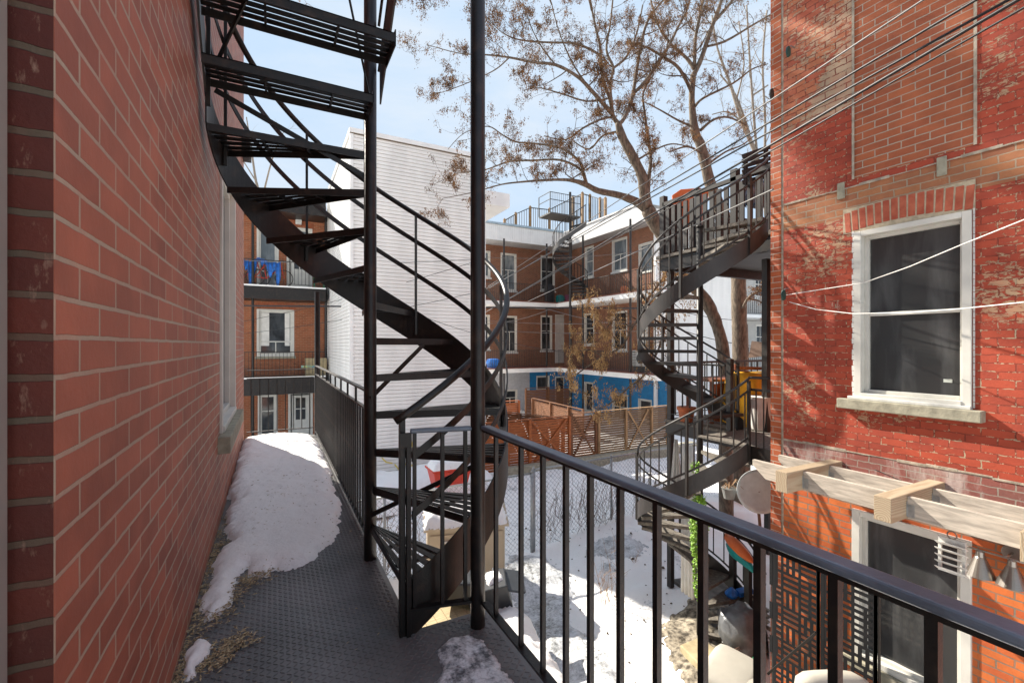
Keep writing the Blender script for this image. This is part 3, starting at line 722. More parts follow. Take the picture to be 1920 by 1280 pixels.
# ---- lattice screen
sc=thing('lattice_screen','tall black metal lattice screen with maze-like slots before the lower wall','screen',(4.9,2.6,-2.9))
scm=pm('matt_black_screen_paint',(.010,.010,.011),.6,0,.2,spec=.25)
def lattice(y0,y1,z0,z1,x,nm):
    m=MB();cell=.062;bw=.034;ny=int((y1-y0)/cell);nz=int((z1-z0)/cell)
    rng=random.Random(5)
    m.box(x,x+.004,y0,y0+.035,z0,z1);m.box(x,x+.004,y1-.035,y1,z0,z1);m.box(x,x+.004,y0+.035,y1-.035,z1-.035,z1);m.box(x,x+.004,y0+.035,y1-.035,z0,z0+.035)
    B=3
    for i in range(0,ny,B):
        for j in range(0,nz,B):
            hor=((i//B)+(j//B)+(1 if rng.random()<.18 else 0))%2
            ya=y0+i*cell;za=z0+j*cell;yb=min(ya+B*cell,y1);zb_=min(za+B*cell,z1)
            m.box(x,x+.004,ya,ya+bw*.8,za,zb_);m.box(x+.0005,x+.0045,ya,yb,za,za+bw*.8)
            for q in range(1,B):
                if hor: m.box(x+.001,x+.0042,ya,yb,za+q*cell,za+q*cell+bw)
                else: m.box(x+.001,x+.0042,ya+q*cell,ya+q*cell+bw,za,zb_)
            if rng.random()<.6:
                if hor: m.box(x+.0008,x+.0048,ya+cell*1.3,ya+cell*1.3+bw*.9,za,zb_)
                else: m.box(x+.0008,x+.0048,ya,yb,za+cell*1.3,za+cell*1.3+bw*.9)
    return m
sy0=W(1645,1100,X=4.9)[1];sy1=W(1449,1050,X=4.9)[1]
lattice(sy0+.001,(sy0+sy1)/2-.004,-2.75,-.74,4.9,'').build('panel',scm,sc)
lattice((sy0+sy1)/2+.004,sy1,-2.75,-.74,4.9,'').build('panel',scm,sc)
m=MB();m.box(4.905,4.935,sy0-.012,sy0-.001,-2.9,-.72);m.box(4.905,4.935,sy1+.001,sy1+.02,-2.9,-.72);m.build('post',blackd,sc)
# ---- lounge furniture
so_=thing('garden_lounger','cream cushioned garden seat beside the lattice screen at the bottom right','garden seat',(4.3,2.9,-2.9))
def soft(c,hx,hy,hz,rz,tilt,name,par,lab=None,mat=None):
    bm=bmesh.new();bmesh.ops.create_cube(bm,size=2);bmesh.ops.subdivide_edges(bm,edges=bm.edges,cuts=5,use_grid_fill=True)
    for v in bm.verts:
        x,y,z=v.co;p=7.;n=(abs(x)**p+abs(y)**p+abs(z)**p)**(1/p);v.co=Vector((x,y,z))/n
        v.co.z*=1+.10*(1-v.co.x**2)*(1-v.co.y**2)
        v.co=Vector((v.co.x*hx,v.co.y*hy,v.co.z*hz))
    from mathutils import Matrix
    M=Matrix.Rotation(rz,4,'Z')@Matrix.Rotation(tilt,4,'X');
    mb=MB();mb.add([M@v.co+Vector(c) for v in bm.verts],[tuple(v.index for v in f.verts) for f in bm.faces]);bm.free()
    return mb.build(name,mat or cushion,par,lab,smooth=True)
soft((3.95,2.62,-2.0),.42,.50,.10,R(15),0,'seat_cushion',so_)
soft((4.30,2.20,-1.80),.31,.10,.32,R(-27),R(-16),'back_cushion',so_)
soft((4.15,3.12,-1.98),.34,.24,.10,R(20),R(6),'seat_cushion',so_)
m=MB();m.box(3.7,4.5,2.1,3.3,-2.20,-2.10)
for x in(3.75,4.42):
    for y in (2.15,3.22): m.box(x,x+.05,y,y+.05,-2.9,-2.20)
m.build('frame',blackd,so_)
m=MB();m.beam(W(1440,1262,T=4.6),W(1530,1186,T=4.3),.03,.02);o=m.build('handle_bar',blackd);tag(o,'thin grey metal bar leaning up towards the lattice screen above the cushions','bar')
# ================================================================ SPIRAL STAIR B + DECKS behind right house
BX,BY,RB=5.5,4.65,.87
sb=thing('spiral_staircase','weathered dark spiral staircase wrapped round a thin post behind the red house','staircase',(BX,BY,-2.9))
m=MB();m.tube([(BX,BY,-2.85),(BX,BY,3.1)],.045,18);m.tube([(BX,BY,3.1),(BX,BY,3.13)],.055,18);m.build('centre_column',blackd,sb,smooth=True)
su=.0095
zu=lambda a:.16+su*(a+5)
def plateB(a0,a1,zt,zb,n,mat,nm='outer_stringer',r=RB,th=.007): return plate(BX,BY,r,a0,a1,zt,zb,th,n).build(nm,mat,sb)
plateB(-5,296,lambda a:zu(a)+.09,lambda a:zu(a)-.16,90,greym)
for k in range(15):
    a=-5+20.4*k;z=.16+su*20.4*(k+1)-.0
    slat_tread(BX,BY,.04,RB,a,a+21.5,z,slats=False,th=.012,edge=.035).build('tread',stepm if k>8 else greym,sb)
def railB(a0,a1,zf,step,hi=.88,mid=.72,low=.13,posts=()):
    n=int(abs(a1-a0)/4)
    m=MB();m.tube(helix(BX,BY,RB,a0,a1,lambda a:zf(a)+hi,n),.0165,8);m.build('handrail',greym,sb,smooth=True)
    for dz,nm in((mid,'upper_rail'),(low,'lower_rail')):
        A=helix(BX,BY,RB,a0,a1,lambda a:zf(a)+dz,n);B=[p+Vector((0,0,.03)) for p in A]
        T=[Vector((p.x-BX,p.y-BY,0)).normalized()*.009 for p in A];MB().ribbon(A,B,T).build(nm,blackd,sb)
    sg=1 if a1>a0 else -1;a=a0+sg*step*.5
    while (a-a1)*sg<0:
        x,y=BX+RB*math.cos(R(a)),BY+RB*math.sin(R(a))
        m=MB();m.box(x-.0065,x+.0065,y-.0065,y+.0065,zf(a)+low,zf(a)+mid);m.build('baluster',blackd,sb);a+=sg*step
    for a in posts:
        x,y=BX+(RB+.012)*math.cos(R(a)),BY+(RB+.012)*math.sin(R(a))
        m=MB();m.box(x-.017,x+.017,y-.017,y+.017,zf(a)-.15,zf(a)+hi-.02);m.build('rail_post',blackd,sb)
railB(0,296,zu,9.5,posts=(2,80,150,205,262))
zl=lambda a:.10+.0093*(a+97)
plateB(-97,-415,lambda a:zl(a)+.08,lambda a:zl(a)-.17,90,greym)
for k in range(15):
    a=-97-21*k;z=.07-.19*(k+1)
    if z>-2.85: slat_tread(BX,BY,.04,RB,a-22,a,z,slats=False,th=.014,edge=.03).build('tread',stepm,sb)
railB(-97,-400,zl,10.5,posts=(-99,-150,-224,-300,-385))
# quarter landing
m=MB();m.box(5.40,6.36,3.47,4.60,.075,.10);m.build('landing_plate',stepm,sb)
m=MB();m.box(5.385,5.398,3.47,3.80,-.13,.115);m.box(5.40,6.36,3.455,3.468,-.13,.115);m.build('landing_fascia',black,sb)
m=MB();m.tube([(5.39,3.80,.98),(5.42,3.47,.99)],.0165,8);m.build('landing_handrail',blackd,sb,smooth=True)
for y in (3.5,3.60,3.70):
    m=MB();m.box(5.385,5.398,y-.006,y+.006,.11,.82);m.build('baluster',blackd,sb)
m=MB();m.beam((5.40,3.80,.83),(5.40,3.47,.83),.012,.03);m.build('upper_rail',blackd,sb)
# lower deck
ld=thing('balcony_deck','middle level balcony deck behind the spiral stair on slim black posts','balcony',(7.4,4.7,-2.9))
m=MB();m.box(6.37,9.2,3.47,6.02,.03,.075)
m.build('floor_boards',pm('grey_deck_boards',(.30,.285,.25),.85,0,.3,9,.3,60,stretch=(1,9,1)),ld)
m=MB();m.box(6.20,6.368,4.62,6.02,.03,.074);m.build('floor_boards',stepm,ld)
m=MB();m.box(6.22,6.30,4.65,6.0,-.17,.028);m.box(6.31,9.2,5.9,6.0,-.17,.028);m.box(6.4,9.2,3.47,3.55,-.17,.028);m.build('beam',blackd,ld)
def post(par,x,y,z0,z1,s=.045,mat=blackd,nm='post'):
    m=MB();m.box(x-s,x+s,y-s,y+s,z0,z1);return m.build(nm,mat,par,bevel=.003)
post(ld,6.27,5.93,-2.9,-.172);post(ld,6.27,5.93,.077,2.70);post(ld,6.65,4.40,.077,2.70);post(ld,9.0,5.93,-2.9,2.7)
post(ld,6.25,4.72,.077,1.18,.04);
ud=thing('balcony_deck','top level balcony deck with pale edge boards above the spiral stair','balcony',(7.4,4.7,2.7))
m=MB();m.box(6.05,9.2,3.0,6.06,2.915,2.965);m.build('floor_boards',stepm,ud)
m=MB();m.box(6.08,6.18,3.0,6.0,2.702,2.898);m.box(6.2,9.2,5.88,5.98,2.702,2.898);m.build('beam',black,ud)
m=MB();m.box(6.2,9.2,3.5,5.86,2.86,2.898);m.build('soffit',blackd,ud)
# charcoal plank railing of the top deck
tr=thing('plank_railing','charcoal wooden plank railing round the top balcony deck','railing',(6.15,5,2.97))
m=MB()
yy=3.6
while yy<5.95:
    m.box(6.10,6.125,yy,yy+.075,3.0,3.80);yy+=.13
m.build('planks',charc,tr)
m=MB();m.box(6.09,6.15,3.5,5.95,3.84,3.90);m.build('top_rail',charc,tr)
m=MB();xx=6.2
while xx<8.9: m.box(xx,xx+.10,5.93,5.955,3.0,3.84);xx+=.14
m.build('planks',charc,tr)
for y in (5.97,4.55): post(tr,6.14,y,2.968,4.02,.05,charc)
m=MB();m.box(6.2,8.9,5.92,5.98,3.86,3.90);m.build('top_rail',charc,tr)
# lower deck railing
bl=12
railing('balcony_railing','black railing along the far side of the middle balcony in front of the two trunks',(6.30,5.95,.075),(9.0,5.95,.075),1.0,.10,14,bsz=.018,tr=(.05,.04),mat=blackd)
railing('balcony_railing','black railing at the left edge of the middle balcony deck beside the terracotta pot',(6.25,4.8,.075),(6.25,5.88,.075),1.0,.10,7,bsz=.016,tr=(.05,.03),mat=blackd)
railing('balcony_railing','low slim railing at the bottom of the weathered spiral stair',(6.2,3.9,-2.75),(5.9,3.55,-2.75),.95,.1,5,mat=blackd)
# ---- things on the decks
def cloth_cover(c,hx,hy,h,mat,label,name='covered_barbecue',cat='barbecue'):
    n=28;rows=12;vs=[];fs=[];rng=random.Random(3)
    ph=[rng.uniform(0,6.28) for _ in range(6)]
    for j in range(rows+1):
        z=h*(1-j/rows)
        for k in range(n):
            t=2*math.pi*k/n;sq=(abs(math.cos(t))**3.5+abs(math.sin(t))**3.5)**(-1/3.5)
            f=(.82+.20*(j/rows))*(1+.06*(j/rows)*math.sin(6*t+ph[0])+.035*math.sin(11*t+ph[1]+j*.5))
            vs.append((c[0]+hx*sq*math.cos(t)*f,c[1]+hy*sq*math.sin(t)*f,c[2]+z+(.02*math.sin(3*t+ph[2]) if j==0 else 0)+(.05*math.sin(4*t+ph[3]) if j==rows else 0)))
    for j in range(rows):
        for k in range(n): fs.append((j*n+k,j*n+(k+1)%n,(j+1)*n+(k+1)%n,(j+1)*n+k))
    fs.append(tuple(range(n)))
    m=MB().add(vs,fs);o=m.build(name,mat,smooth=True);tag(o,label,cat);return o
cloth_cover((6.95,4.95,.08),.36,.30,.86,yellowc,'bright yellow cloth cover draped over a barbecue on the middle balcony')
c=W(1427,765,T=7.1);m=MB();m.lathe((c.x,c.y,.08),[(.13,0),(.15,.02),(.19,.50),(.20,.52),(.18,.52)],20);o=m.build('laundry_bin',curt,smooth=False);tag(o,'tall white bin standing at the right end of the middle balcony','bin')
c=W(1287,790,T=7.9)
m=MB();m.lathe((c.x,c.y,.08),[(.10,0),(.14,.20),(.16,.20),(.16,.25),(.14,.25)],18);o=m.build('plant_pot',terra);tag(o,'round terracotta pot on the corner of the middle balcony','plant pot')
c=(6.75,5.35);m=MB();m.lathe((c[0],c[1],.08),[(.12,0),(.16,.25),(.175,.25),(.175,.30),(.15,.30)],18);o=m.build('plant_pot',terra);tag(o,'larger orange pot under the red brown table','plant pot')
tb=thing('patio_table','red brown wooden patio table behind the railing of the middle balcony','table',(7.1,5.5,.08))
m=MB();m.box(6.45,7.6,5.2,5.82,.78,.82);m.build('tabletop',brownw,tb,bevel=.006)
for x in (6.5,7.5):
    for y in (5.25,5.74): m=MB();m.box(x,x+.05,y,y+.05,.076,.78);m.build('leg',brownw,tb)
m=MB();m.box(6.6,7.4,5.27,5.29,.3,.74);m.build('orange_panel',terra,tb)
# slatted chair
ch=thing('slatted_chair','folding red brown slatted wooden chair at the right of the middle balcony','chair',(7.5,4.75,.08))
cc=W(1412,690,T=7.9);x0,y0=cc.x,cc.y
m=MB();
for k in range(6): m.beam((x0-.20,y0+.20,.62+k*.075),(x0+.12,y0-.22,.62+k*.075),.016,.05)
m.build('backrest',brownw,ch)
m=MB();
for k in range(6): m.beam((x0-.28-k*.045+.1,y0+.14-k*.03,.46),(x0+.04-k*.045+.1,y0-.28-k*.03,.46),.04,.016)
m.build('seat',brownw,ch)
for (dx,dy,h) in ((-.2,.2,1.06),(.12,-.22,1.06),(-.42,.04,.45),(-.1,-.38,.45)):
    m=MB();m.box(x0+dx-.018,x0+dx+.018,y0+dy-.018,y0+dy+.018,.076,h);m.build('leg',brownw,ch)
c=W(1420,655,T=7.5);m=MB();m.prism([c+Vector((0,.16,-.14)),c+Vector((0,-.2,-.10)),c+Vector((.0,-.22,.10)),c+Vector((0,.10,.14))],(.03,0,0));o=m.build('seat_pad',pm('faded_brown_fabric',(.20,.14,.11),.9));tag(o,'faded brown seat pad hung over the slatted chair','cushion')
# top deck objects
c=W(1292,375,T=8.3)
oc=thing('orange_chair','orange plastic chair behind the charcoal railing on the top deck','chair',(c.x,c.y,2.97))
m=MB();m.prism([c+Vector((-.22,.15,-.42)),c+Vector((.16,-.25,-.42)),c+Vector((.18,-.27,.10)),c+Vector((.10,-.16,.19)),c+Vector((-.12,.08,.20)),c+Vector((-.24,.17,.10))],(.02,.03,0));m.build('backrest',orangepl,oc,bevel=.01)
m=MB();m.prism([c+Vector((-.22,.15,-.43)),c+Vector((.16,-.25,-.43)),c+Vector((.46,.0,-.43)),c+Vector((.10,.42,-.43))],(0,0,.03));m.build('seat',orangepl,oc)
for d in ((-.18,.13),(.15,-.20),(.40,.0),(.10,.36)):
    m=MB();m.tube([(c.x+d[0],c.y+d[1],2.966),(c.x+d[0],c.y+d[1],c.z-.43)],.018,6);m.build('leg',blackd,oc)
c=W(1308,372,T=8.0);m=MB();m.tube([(c.x,c.y,2.966),(c.x,c.y,c.z+.15)],.07,14);o=m.build('umbrella_base',blackpl);tag(o,'dark upright cylinder beside the orange chair on the top deck','cylinder')
c=W(1432,312,T=6.6);m=MB()
for k in range(6): m.beam(c+Vector((-.20+.0,.20,-.20+k*.075)),c+Vector((.22,-.24,-.10+k*.085)),.03,.055)
m.beam(c+Vector((-.16,.17,-.26)),c+Vector((-.16,.17,.20)),.05,.04);m.beam(c+Vector((.02,-.02,-.24)),c+Vector((.02,-.02,.28)),.05,.04)
o=m.build('planter_rack',charc);tag(o,'dark gridded rack at the near end of the top deck against the sky','rack')
c=W(1424,360,T=7.0)
m=MB();n=14;rr=random.Random(9);vs=[];fs=[]
for i in range(n):
    for j in range(8):
        u=i/(n-1)-.5;vv=j/7
        vs.append(c+Vector((u*.42+.03*math.sin(j*2.+i),-u*.45+.05*math.sin(i*1.9+j),.22-vv*.46*(1-.35*abs(u))+.05*math.sin(i*2.3))))
for i in range(n-1):
    for j in range(7): fs.append((i*8+j,i*8+j+1,i*8+j+9,i*8+j+8))
m.add(vs,fs);o=m.build('crumpled_tarp',pm('blue_white_plastic_sheet',(.12,.30,.55),.35,0,.3,6,.6,10,col2=(.6,.68,.75)),smooth=True);o.modifiers.new('s','SOLIDIFY').thickness=.006;tag(o,'blue and white crumpled plastic sheet hanging on the top deck rail','plastic sheet')
# ---- below the decks
def curtain(name,label,a,b,z0,z1,mat,amp=.05,waves=5,cat='curtain',taper=0):
    a=Vector(a);b=Vector(b);d=b-a;nrm=Vector((-d.y,d.x,0)).normalized();n=48;rows=10;vs=[];fs=[]
    for j in range(rows+1):
        f=j/rows
        for i in range(n+1):
            u=i/n;uu=.5+(u-.5)*(1-taper*(1-f))
            q=a+d*uu+nrm*(amp*math.sin(u*waves*6.28+.7*math.sin(f*3))*(.4+.6*f));vs.append((q.x,q.y,z1+(z0-z1)*f))
    for j in range(rows):
        for i in range(n): k=j*(n+1)+i;fs.append((k,k+1,k+n+2,k+n+1))
    m=MB().add(vs,fs);o=m.build(name,mat,smooth=True);s=o.modifiers.new('s','SOLIDIFY');s.thickness=.008;tag(o,label,cat);return o
a=W(1256,820,T=7.7);b=W(1280,820,T=7.6)
curtain('hanging_curtain','white fabric bunched and tied under the middle balcony left of the stair post',(a.x,a.y,0),(b.x,b.y,0),-1.05,-.18,curt,.04,3,taper=.75)
a=W(1276,900,T=7.5);b=W(1302,900,T=7.2)
curtain('hanging_curtain','long white pleated curtain hanging down to the ground behind the thin stair post',(a.x,a.y,0),(b.x,b.y,0),-2.6,-.20,curt,.03,4)
# hanging vine
def vine(name,label,top,length,wd,n,cat='hanging plant'):
    t=thing(name,label,cat,tuple(top));m=MB();s=MB();rng=random.Random(int(length*77))
    strands=[(rng.uniform(-wd,wd),rng.uniform(-wd,wd)*.6,length*rng.uniform(.45,1)) for _ in range(7)];strands[0]=(0,0,length)
    for sx,sy,L in strands:
        P=[];x,y=sx*.4,sy*.4
        for i in range(12):
            f=i/11;P.append(Vector((top[0]+x+sx*min(1,f*3)+.012*math.sin(i*1.7+sx*50),top[1]+y+sy*min(1,f*3),top[2]-f*L)))
        s.tube(P,.003,4)
        for _ in range(int(n*L/length)):
            f=rng.random();i=min(int(f*11),10);q=P[i].lerp(P[i+1],f*11-i)
            a=rng.uniform(0,6.28);r=rng.uniform(.008,.05)*(1.25-f);c=q+Vector((math.cos(a)*r,math.sin(a)*r,rng.uniform(-.03,.02)))
            L2=rng.uniform(.010,.020);d=Vector((math.cos(a+rng.uniform(-.8,.8)),math.sin(a+rng.uniform(-.8,.8)),rng.uniform(-.9,.2))).normalized();e=d.orthogonal().normalized()
            m.add([c-d*L2,c+e*L2*.6,c+d*L2,c-e*L2*.6],[(0,1,2,3)])
    s.build('stems',leafg,t);m.build('leaves',leafg,t);return t
p=W(1310,928,T=5.9);vine('hanging_vine','bright lime green trailing artificial plant hanging under the spiral stair',(p.x,p.y,p.z),1.35,.11,460)
p=W(1306,868,T=6.6);vine('hanging_vine','small tuft of lime green leaves behind the landing of the spiral stair',(p.x,p.y,p.z),.14,.06,60)
p=W(1367,922,T=6.6)
hp=thing('hanging_planter','small grey hanging pot of dry stems under the landing','plant pot',tuple(p))
m=MB();m.lathe(p,[(.07,-.09),(.10,.05),(.11,.06),(.09,.06)],16);m.build('pot',pm('grey_pot',(.22,.22,.21),.7),hp)
m=MB();rr=random.Random(4)
for k in range(26):
    a=rr.uniform(0,6.28);l=rr.uniform(.08,.28);q=p+Vector((0,0,.04));m.tube([q,q+Vector((math.cos(a)*l*.4,math.sin(a)*l*.4,l*.6)),q+Vector((math.cos(a)*l,math.sin(a)*l,l*.3))],.0035,3)
m.build('dry_stems',twigm,hp)
# satellite dish
p=W(1425,921,T=6.35)
dish=thing('satellite_dish','round pale grey satellite dish below the pergola end at the house corner','satellite dish',(p.x,p.y,p.z-.5))
m=MB();rows=6;n=36;nv=Vector((-.62,-.75,.12)).normalized();e1=nv.cross(Vector((0,0,1))).normalized();e2=e1.cross(nv)
vs=[p-nv*.05];fs=[]
for j in range(1,rows+1):
    r=.30*j/rows
    for k in range(n): t=6.2832*k/n;vs.append(p+e1*math.cos(t)*r+e2*math.sin(t)*r-nv*.05*(1-(j/rows)**2))
for k in range(n): fs.append((0,1+k,1+(k+1)%n))
for j in range(rows-1):
    for k in range(n): fs.append((1+j*n+k,1+j*n+(k+1)%n,1+(j+1)*n+(k+1)%n,1+(j+1)*n+k))
m.add(vs,fs);o=m.build('reflector',pm('pale_grey_paint',(.62,.68,.69),.5),dish,smooth=True);o.modifiers.new('s','SOLIDIFY').thickness=.006
m=MB();m.tube([p-nv*.05,p-nv*.18+Vector((.03,0,-.1)),p+Vector((.12,.08,-.55))],.02,8);m.build('arm',rustm,dish)
# toboggan / kayak wrap
a=W(1362,1004,T=7.3);b=W(1414,1056,T=6.6)
m=MB();ax=(b-a).normalized();sd=Vector((-ax.y,ax.x,0)).normalized();n=12;ring=14;vs=[];fs=[]
for i in range(n+1):
    f=i/n;r=.085*math.sin(math.pi*min(1,f*.9+.12))**.6
    for k in range(ring):
        t=6.2832*k/ring;vs.append(a.lerp(b,f)+sd*math.cos(t)*r*1.1+Vector((0,0,1))*math.sin(t)*r)
for i in range(n):
    for k in range(ring): fs.append((i*ring+k,i*ring+(k+1)%ring,(i+1)*ring+(k+1)%ring,(i+1)*ring+k))
fs.append(tuple(range(ring)));fs.append(tuple(n*ring+k for k in range(ring)))
kt=thing('plastic_sled','orange and teal plastic sled lying behind the stair railing near the lattice screen','sled',(a.x,a.y,-2.9))
m.add(vs,fs);m.build('hull',orangepl,kt,smooth=True)
m=MB();
P=[a.lerp(b,i/10)+Vector((-.04,-.05,-.10)) for i in range(11)];m.tube(P,[.03,.06,.08,.09,.09,.08,.07,.06,.05,.04,.03],10);m.build('lining',tealp,kt,smooth=True)
for f in (.25,.8):
    q=a.lerp(b,f);m=MB();m.box(q.x-.04,q.x+.04,q.y-.04,q.y+.04,-2.9,q.z-.1);m.build('support',blackd,kt)
# pavers, boards, rack, can
m=MB();P=[W(1283,1205,Z=-2.72),W(1345,1196,Z=-2.72),W(1425,1300,Z=-2.72),W(1390,1330,Z=-2.72)]
P=[W(1275,1208,Z=-2.70),W(1312,1193,Z=-2.70),W(1440,1285,Z=-2.70),W(1400,1330,Z=-2.70)]
m.prism(P,(0,0,-.22));o=m.build('wooden_step',pm('dusty_tan_wood',(.42,.34,.20),.85,0,.25,5,.3,50),bevel=.012);tag(o,'long tan wooden step lying on the ground at the foot of the spiral stair','step')
m=MB();P=[W(1262,1085,Z=-2.83),W(1330,1075,Z=-2.83),W(1420,1130,Z=-2.83),W(1440,1190,Z=-2.83),W(1330,1190,Z=-2.83),W(1300,1120,Z=-2.83)]
m.prism(P,(0,0,-.12));o=m.build('patio_slabs',pm('dirty_patio_slab',(.13,.12,.105),.9,0,.4,5,.4,40));tag(o,kind='structure')
rk=thing('wire_basket','rusty open wire basket on the ground beside the tan wooden step','basket',tuple(W(1405,1240,T=6.0)))
c=W(1405,1238,T=6.0);m=MB()
for k in range(9): 
    z=c.z-.16+k*.035
    for (sx,sy,ex,ey) in ((-.16,-.12,.16,-.12),(.16,-.12,.16,.12),(.16,.12,-.16,.12),(-.16,.12,-.16,-.12)): m.beam((c.x+sx,c.y+sy,z),(c.x+ex,c.y+ey,z),.005,.005)
for k in range(9):
    for sy in(-.12,.12): m.beam((c.x-.16+k*.04,c.y+sy,c.z-.17),(c.x-.16+k*.04,c.y+sy,c.z+.13),.005,.005)
m.build('mesh_sides',rustm,rk)
wc=thing('watering_can','green plastic watering can with a long spout at the foot of the stair','watering can',tuple(W(1380,1275,T=5.4)))
c=W(1380,1270,T=5.35);m=MB();m.lathe(c-Vector((0,0,.14)),[(.10,0),(.115,.02),(.11,.16),(.07,.20),(.05,.20)],18);m.build('body',greenp,wc,smooth=True)
m=MB();m.tube([c+Vector((.08,-.04,-.05)),c+Vector((.18,-.08,.05)),c+Vector((.22,-.09,.16))],.022,8);m.tube([c+Vector((.22,-.09,.16)),c+Vector((.235,-.095,.20))],[.025,.045],8);m.build('spout',greenp,wc,smooth=True)
m=MB();n=10;m.tube([c+Vector((-.10*math.cos(3.14*k/n)-.02,0,.04+.12*math.sin(3.14*k/n))) for k in range(n+1)],.014,8);m.build('handle',greenp,wc,smooth=True)
# clutter under the stair
m=MB();c=W(1390,1185,T=6.35)
bm=bmesh.new();bmesh.ops.create_icosphere(bm,subdivisions=3,radius=1)
m.add([Vector((v.co.x*.30,v.co.y*.30,v.co.z*.34+MN.noise(v.co*3)*.12))+Vector((c.x,c.y,-2.55)) for v in bm.verts],[tuple(v.index for v in f.verts) for f in bm.faces]);bm.free()
o=m.build('plastic_sack',pm('grey_plastic_sack',(.13,.135,.14),.3,0,.3,6,.6,12),smooth=True);tag(o,'crumpled dark grey plastic sack on the ground under the spiral stair','sack')
c=W(1372,1112,T=6.9);m=MB();m.lathe((c.x,c.y,c.z-.05),[(.07,0),(.10,.05),(.06,.10),(.02,.14)],10);m.ob((c.x+.16,c.y-.1,c.z+.04),(.10,-.04,.02),(.03,.06,0),(0,0,.03));o=m.build('toy_truck',tarp);tag(o,'small blue toy lying on the dirty slabs behind the stair post','toy')
# ================================================================ GROUND
GZ=-2.92
xs=list(np.arange(-1,16,.11))+list(np.arange(16,40,1.2))+[45,60,100,200,500];xs=[-500,-200,-60,-20,-8,-4]+xs
ys=[-500,-100,-20,-4]+list(np.arange(-1,14.2,.11))+list(np.arange(14.5,40,1.2))+[45,60,100,200,600]
def gz(x,y):
    q=Vector((x*.55,y*.55,0));h=MN.noise(q)*.17+MN.noise(q*3.1)*.09+MN.noise(q*8)*.045
    if 1<x<14 and 4<y<14: h+=.15*math.exp(-((y-8.0)/1.2)**2)*(1 if x>5.6 else .2)
    h+= .35*math.exp(-((x-1.55)/.55)**2-((y-3.4)/1.6)**2)   # bank against the porch
    h+= .20*math.exp(-((x-4.0)/.8)**2-((y-3.2)/1.4)**2)
    return GZ+max(-.12,h) if abs(x)<60 and abs(y)<60 else GZ
nx,ny=len(xs),len(ys)
m=MB();m.v=[(x,y,gz(x,y)) for x in xs for y in ys];m.f=[(i*ny+j,(i+1)*ny+j,(i+1)*ny+j+1,i*ny+j+1) for i in range(nx-1) for j in range(ny-1)]
o=m.build('ground',snowg,smooth=True,loc=(0,0,GZ));tag(o,kind='structure')
def overlay(name,pts,mat,seed,z=.035,h=.05,res=.05,nz=4.):
    P=[tuple(W(x,y,Z=GZ)[:2]) for x,y in pts]
    o=polyfield(P,h,.35,res,mat,name,None,None,seed,z0=0,amp=.5,nz=nz,kind='structure',jag=.06)
    me=o.data;off=Vector(o.location)
    for v in me.vertices:
        x,y=v.co.x+off.x,v.co.y+off.y;v.co.z=gz(x,y)-off.z+(v.co.z+off.z)*.9-.004+.004
    return o
overlay('icy_path',[(955,1030),(1010,1035),(1060,1075),(1075,1120),(1060,1160),(1120,1230),(1190,1330),(1080,1330),(1000,1180),(955,1110)],icem,2.)
overlay('icy_path',[(1100,1025),(1170,1015),(1210,1030),(1200,1050),(1150,1058),(1105,1048)],icem,5.)
overlay('bare_soil',[(1262,1150),(1310,1135),(1350,1200),(1400,1290),(1420,1350),(1330,1340),(1270,1260),(1235,1190)],dirtm,3.)
overlay('bare_soil',[(1285,1075),(1330,1065),(1440,1140),(1440,1210),(1330,1170)],dirtm,6.)
# debris specks on the snow
m=MB();rr=random.Random(8)
for k in range(420):
    x=rr.uniform(1.5,7.5);y=rr.uniform(2.5,9.5)
    z=gz(x,y)+.01;s=rr.uniform(.008,.03)*(1 if rr.random()<.9 else 1.8)
    a=rr.uniform(0,6.28);d=Vector((math.cos(a),math.sin(a),0));e=Vector((-d.y,d.x,0))*rr.uniform(.3,.9)
    c=Vector((x,y,z));m.add([c-d*s,c+e*s,c+d*s,c-e*s,c+Vector((0,0,s*.7))],[(0,1,4),(1,2,4),(2,3,4),(3,0,4)])
o=m.build('leaf_litter',pm('dark_leaf_litter',(.10,.07,.045),.9));tag(o,'dark scraps of leaves scattered over the yard snow','leaf litter',kind='stuff')
# dry twigs sticking up
def twigs(px,py,n,h,label,T=None):
    c=W(px,py,Z=GZ+.05);m=MB();r=random.Random(px)
    for k in range(n):
        a=r.uniform(0,6.28);l=h*r.uniform(.4,1);b=c+Vector((r.uniform(-.12,.12),r.uniform(-.12,.12),-.05));d=Vector((math.cos(a)*.25,math.sin(a)*.25,1)).normalized()
        P=[b,b+d*l*.5,b+d*l+Vector((r.uniform(-.1,.1),r.uniform(-.1,.1),0))];m.tube(P,[.006,.004,.002],4)
        for _ in range(3):
            f=r.uniform(.3,.9);q=b+d*l*f;m.tube([q,q+Vector((r.uniform(-.2,.2),r.uniform(-.2,.2),r.uniform(.1,.25)))*h],[.003,.0015],3)
    o=m.build('dry_shrub',twigm);tag(o,label,'shrub')
twigs(1135,1125,9,1.0,'bare brown twigs of a small shrub standing in the middle of the snowy yard')
twigs(1155,1120,4,1.1,'few tall thin bare stems beside the small shrub in the snow')
twigs(1200,1058,3,.45,'short dry stalks in the snow left of the spiral stair foot')
# snow banks
polyfield([tuple(W(x,y,Z=-2.45)[:2]) for x,y in ((915,1128),(965,1140),(1008,1158),(1020,1195),(1065,1255),(1130,1340),(1200,1500),(1000,1500),(915,1350),(885,1200))],.55,.40,.05,snow,'snow_bank','high rounded bank of shovelled snow just beyond the near balcony railing','snow',11.,z0=GZ+.1,nz=2.2,jag=.03)
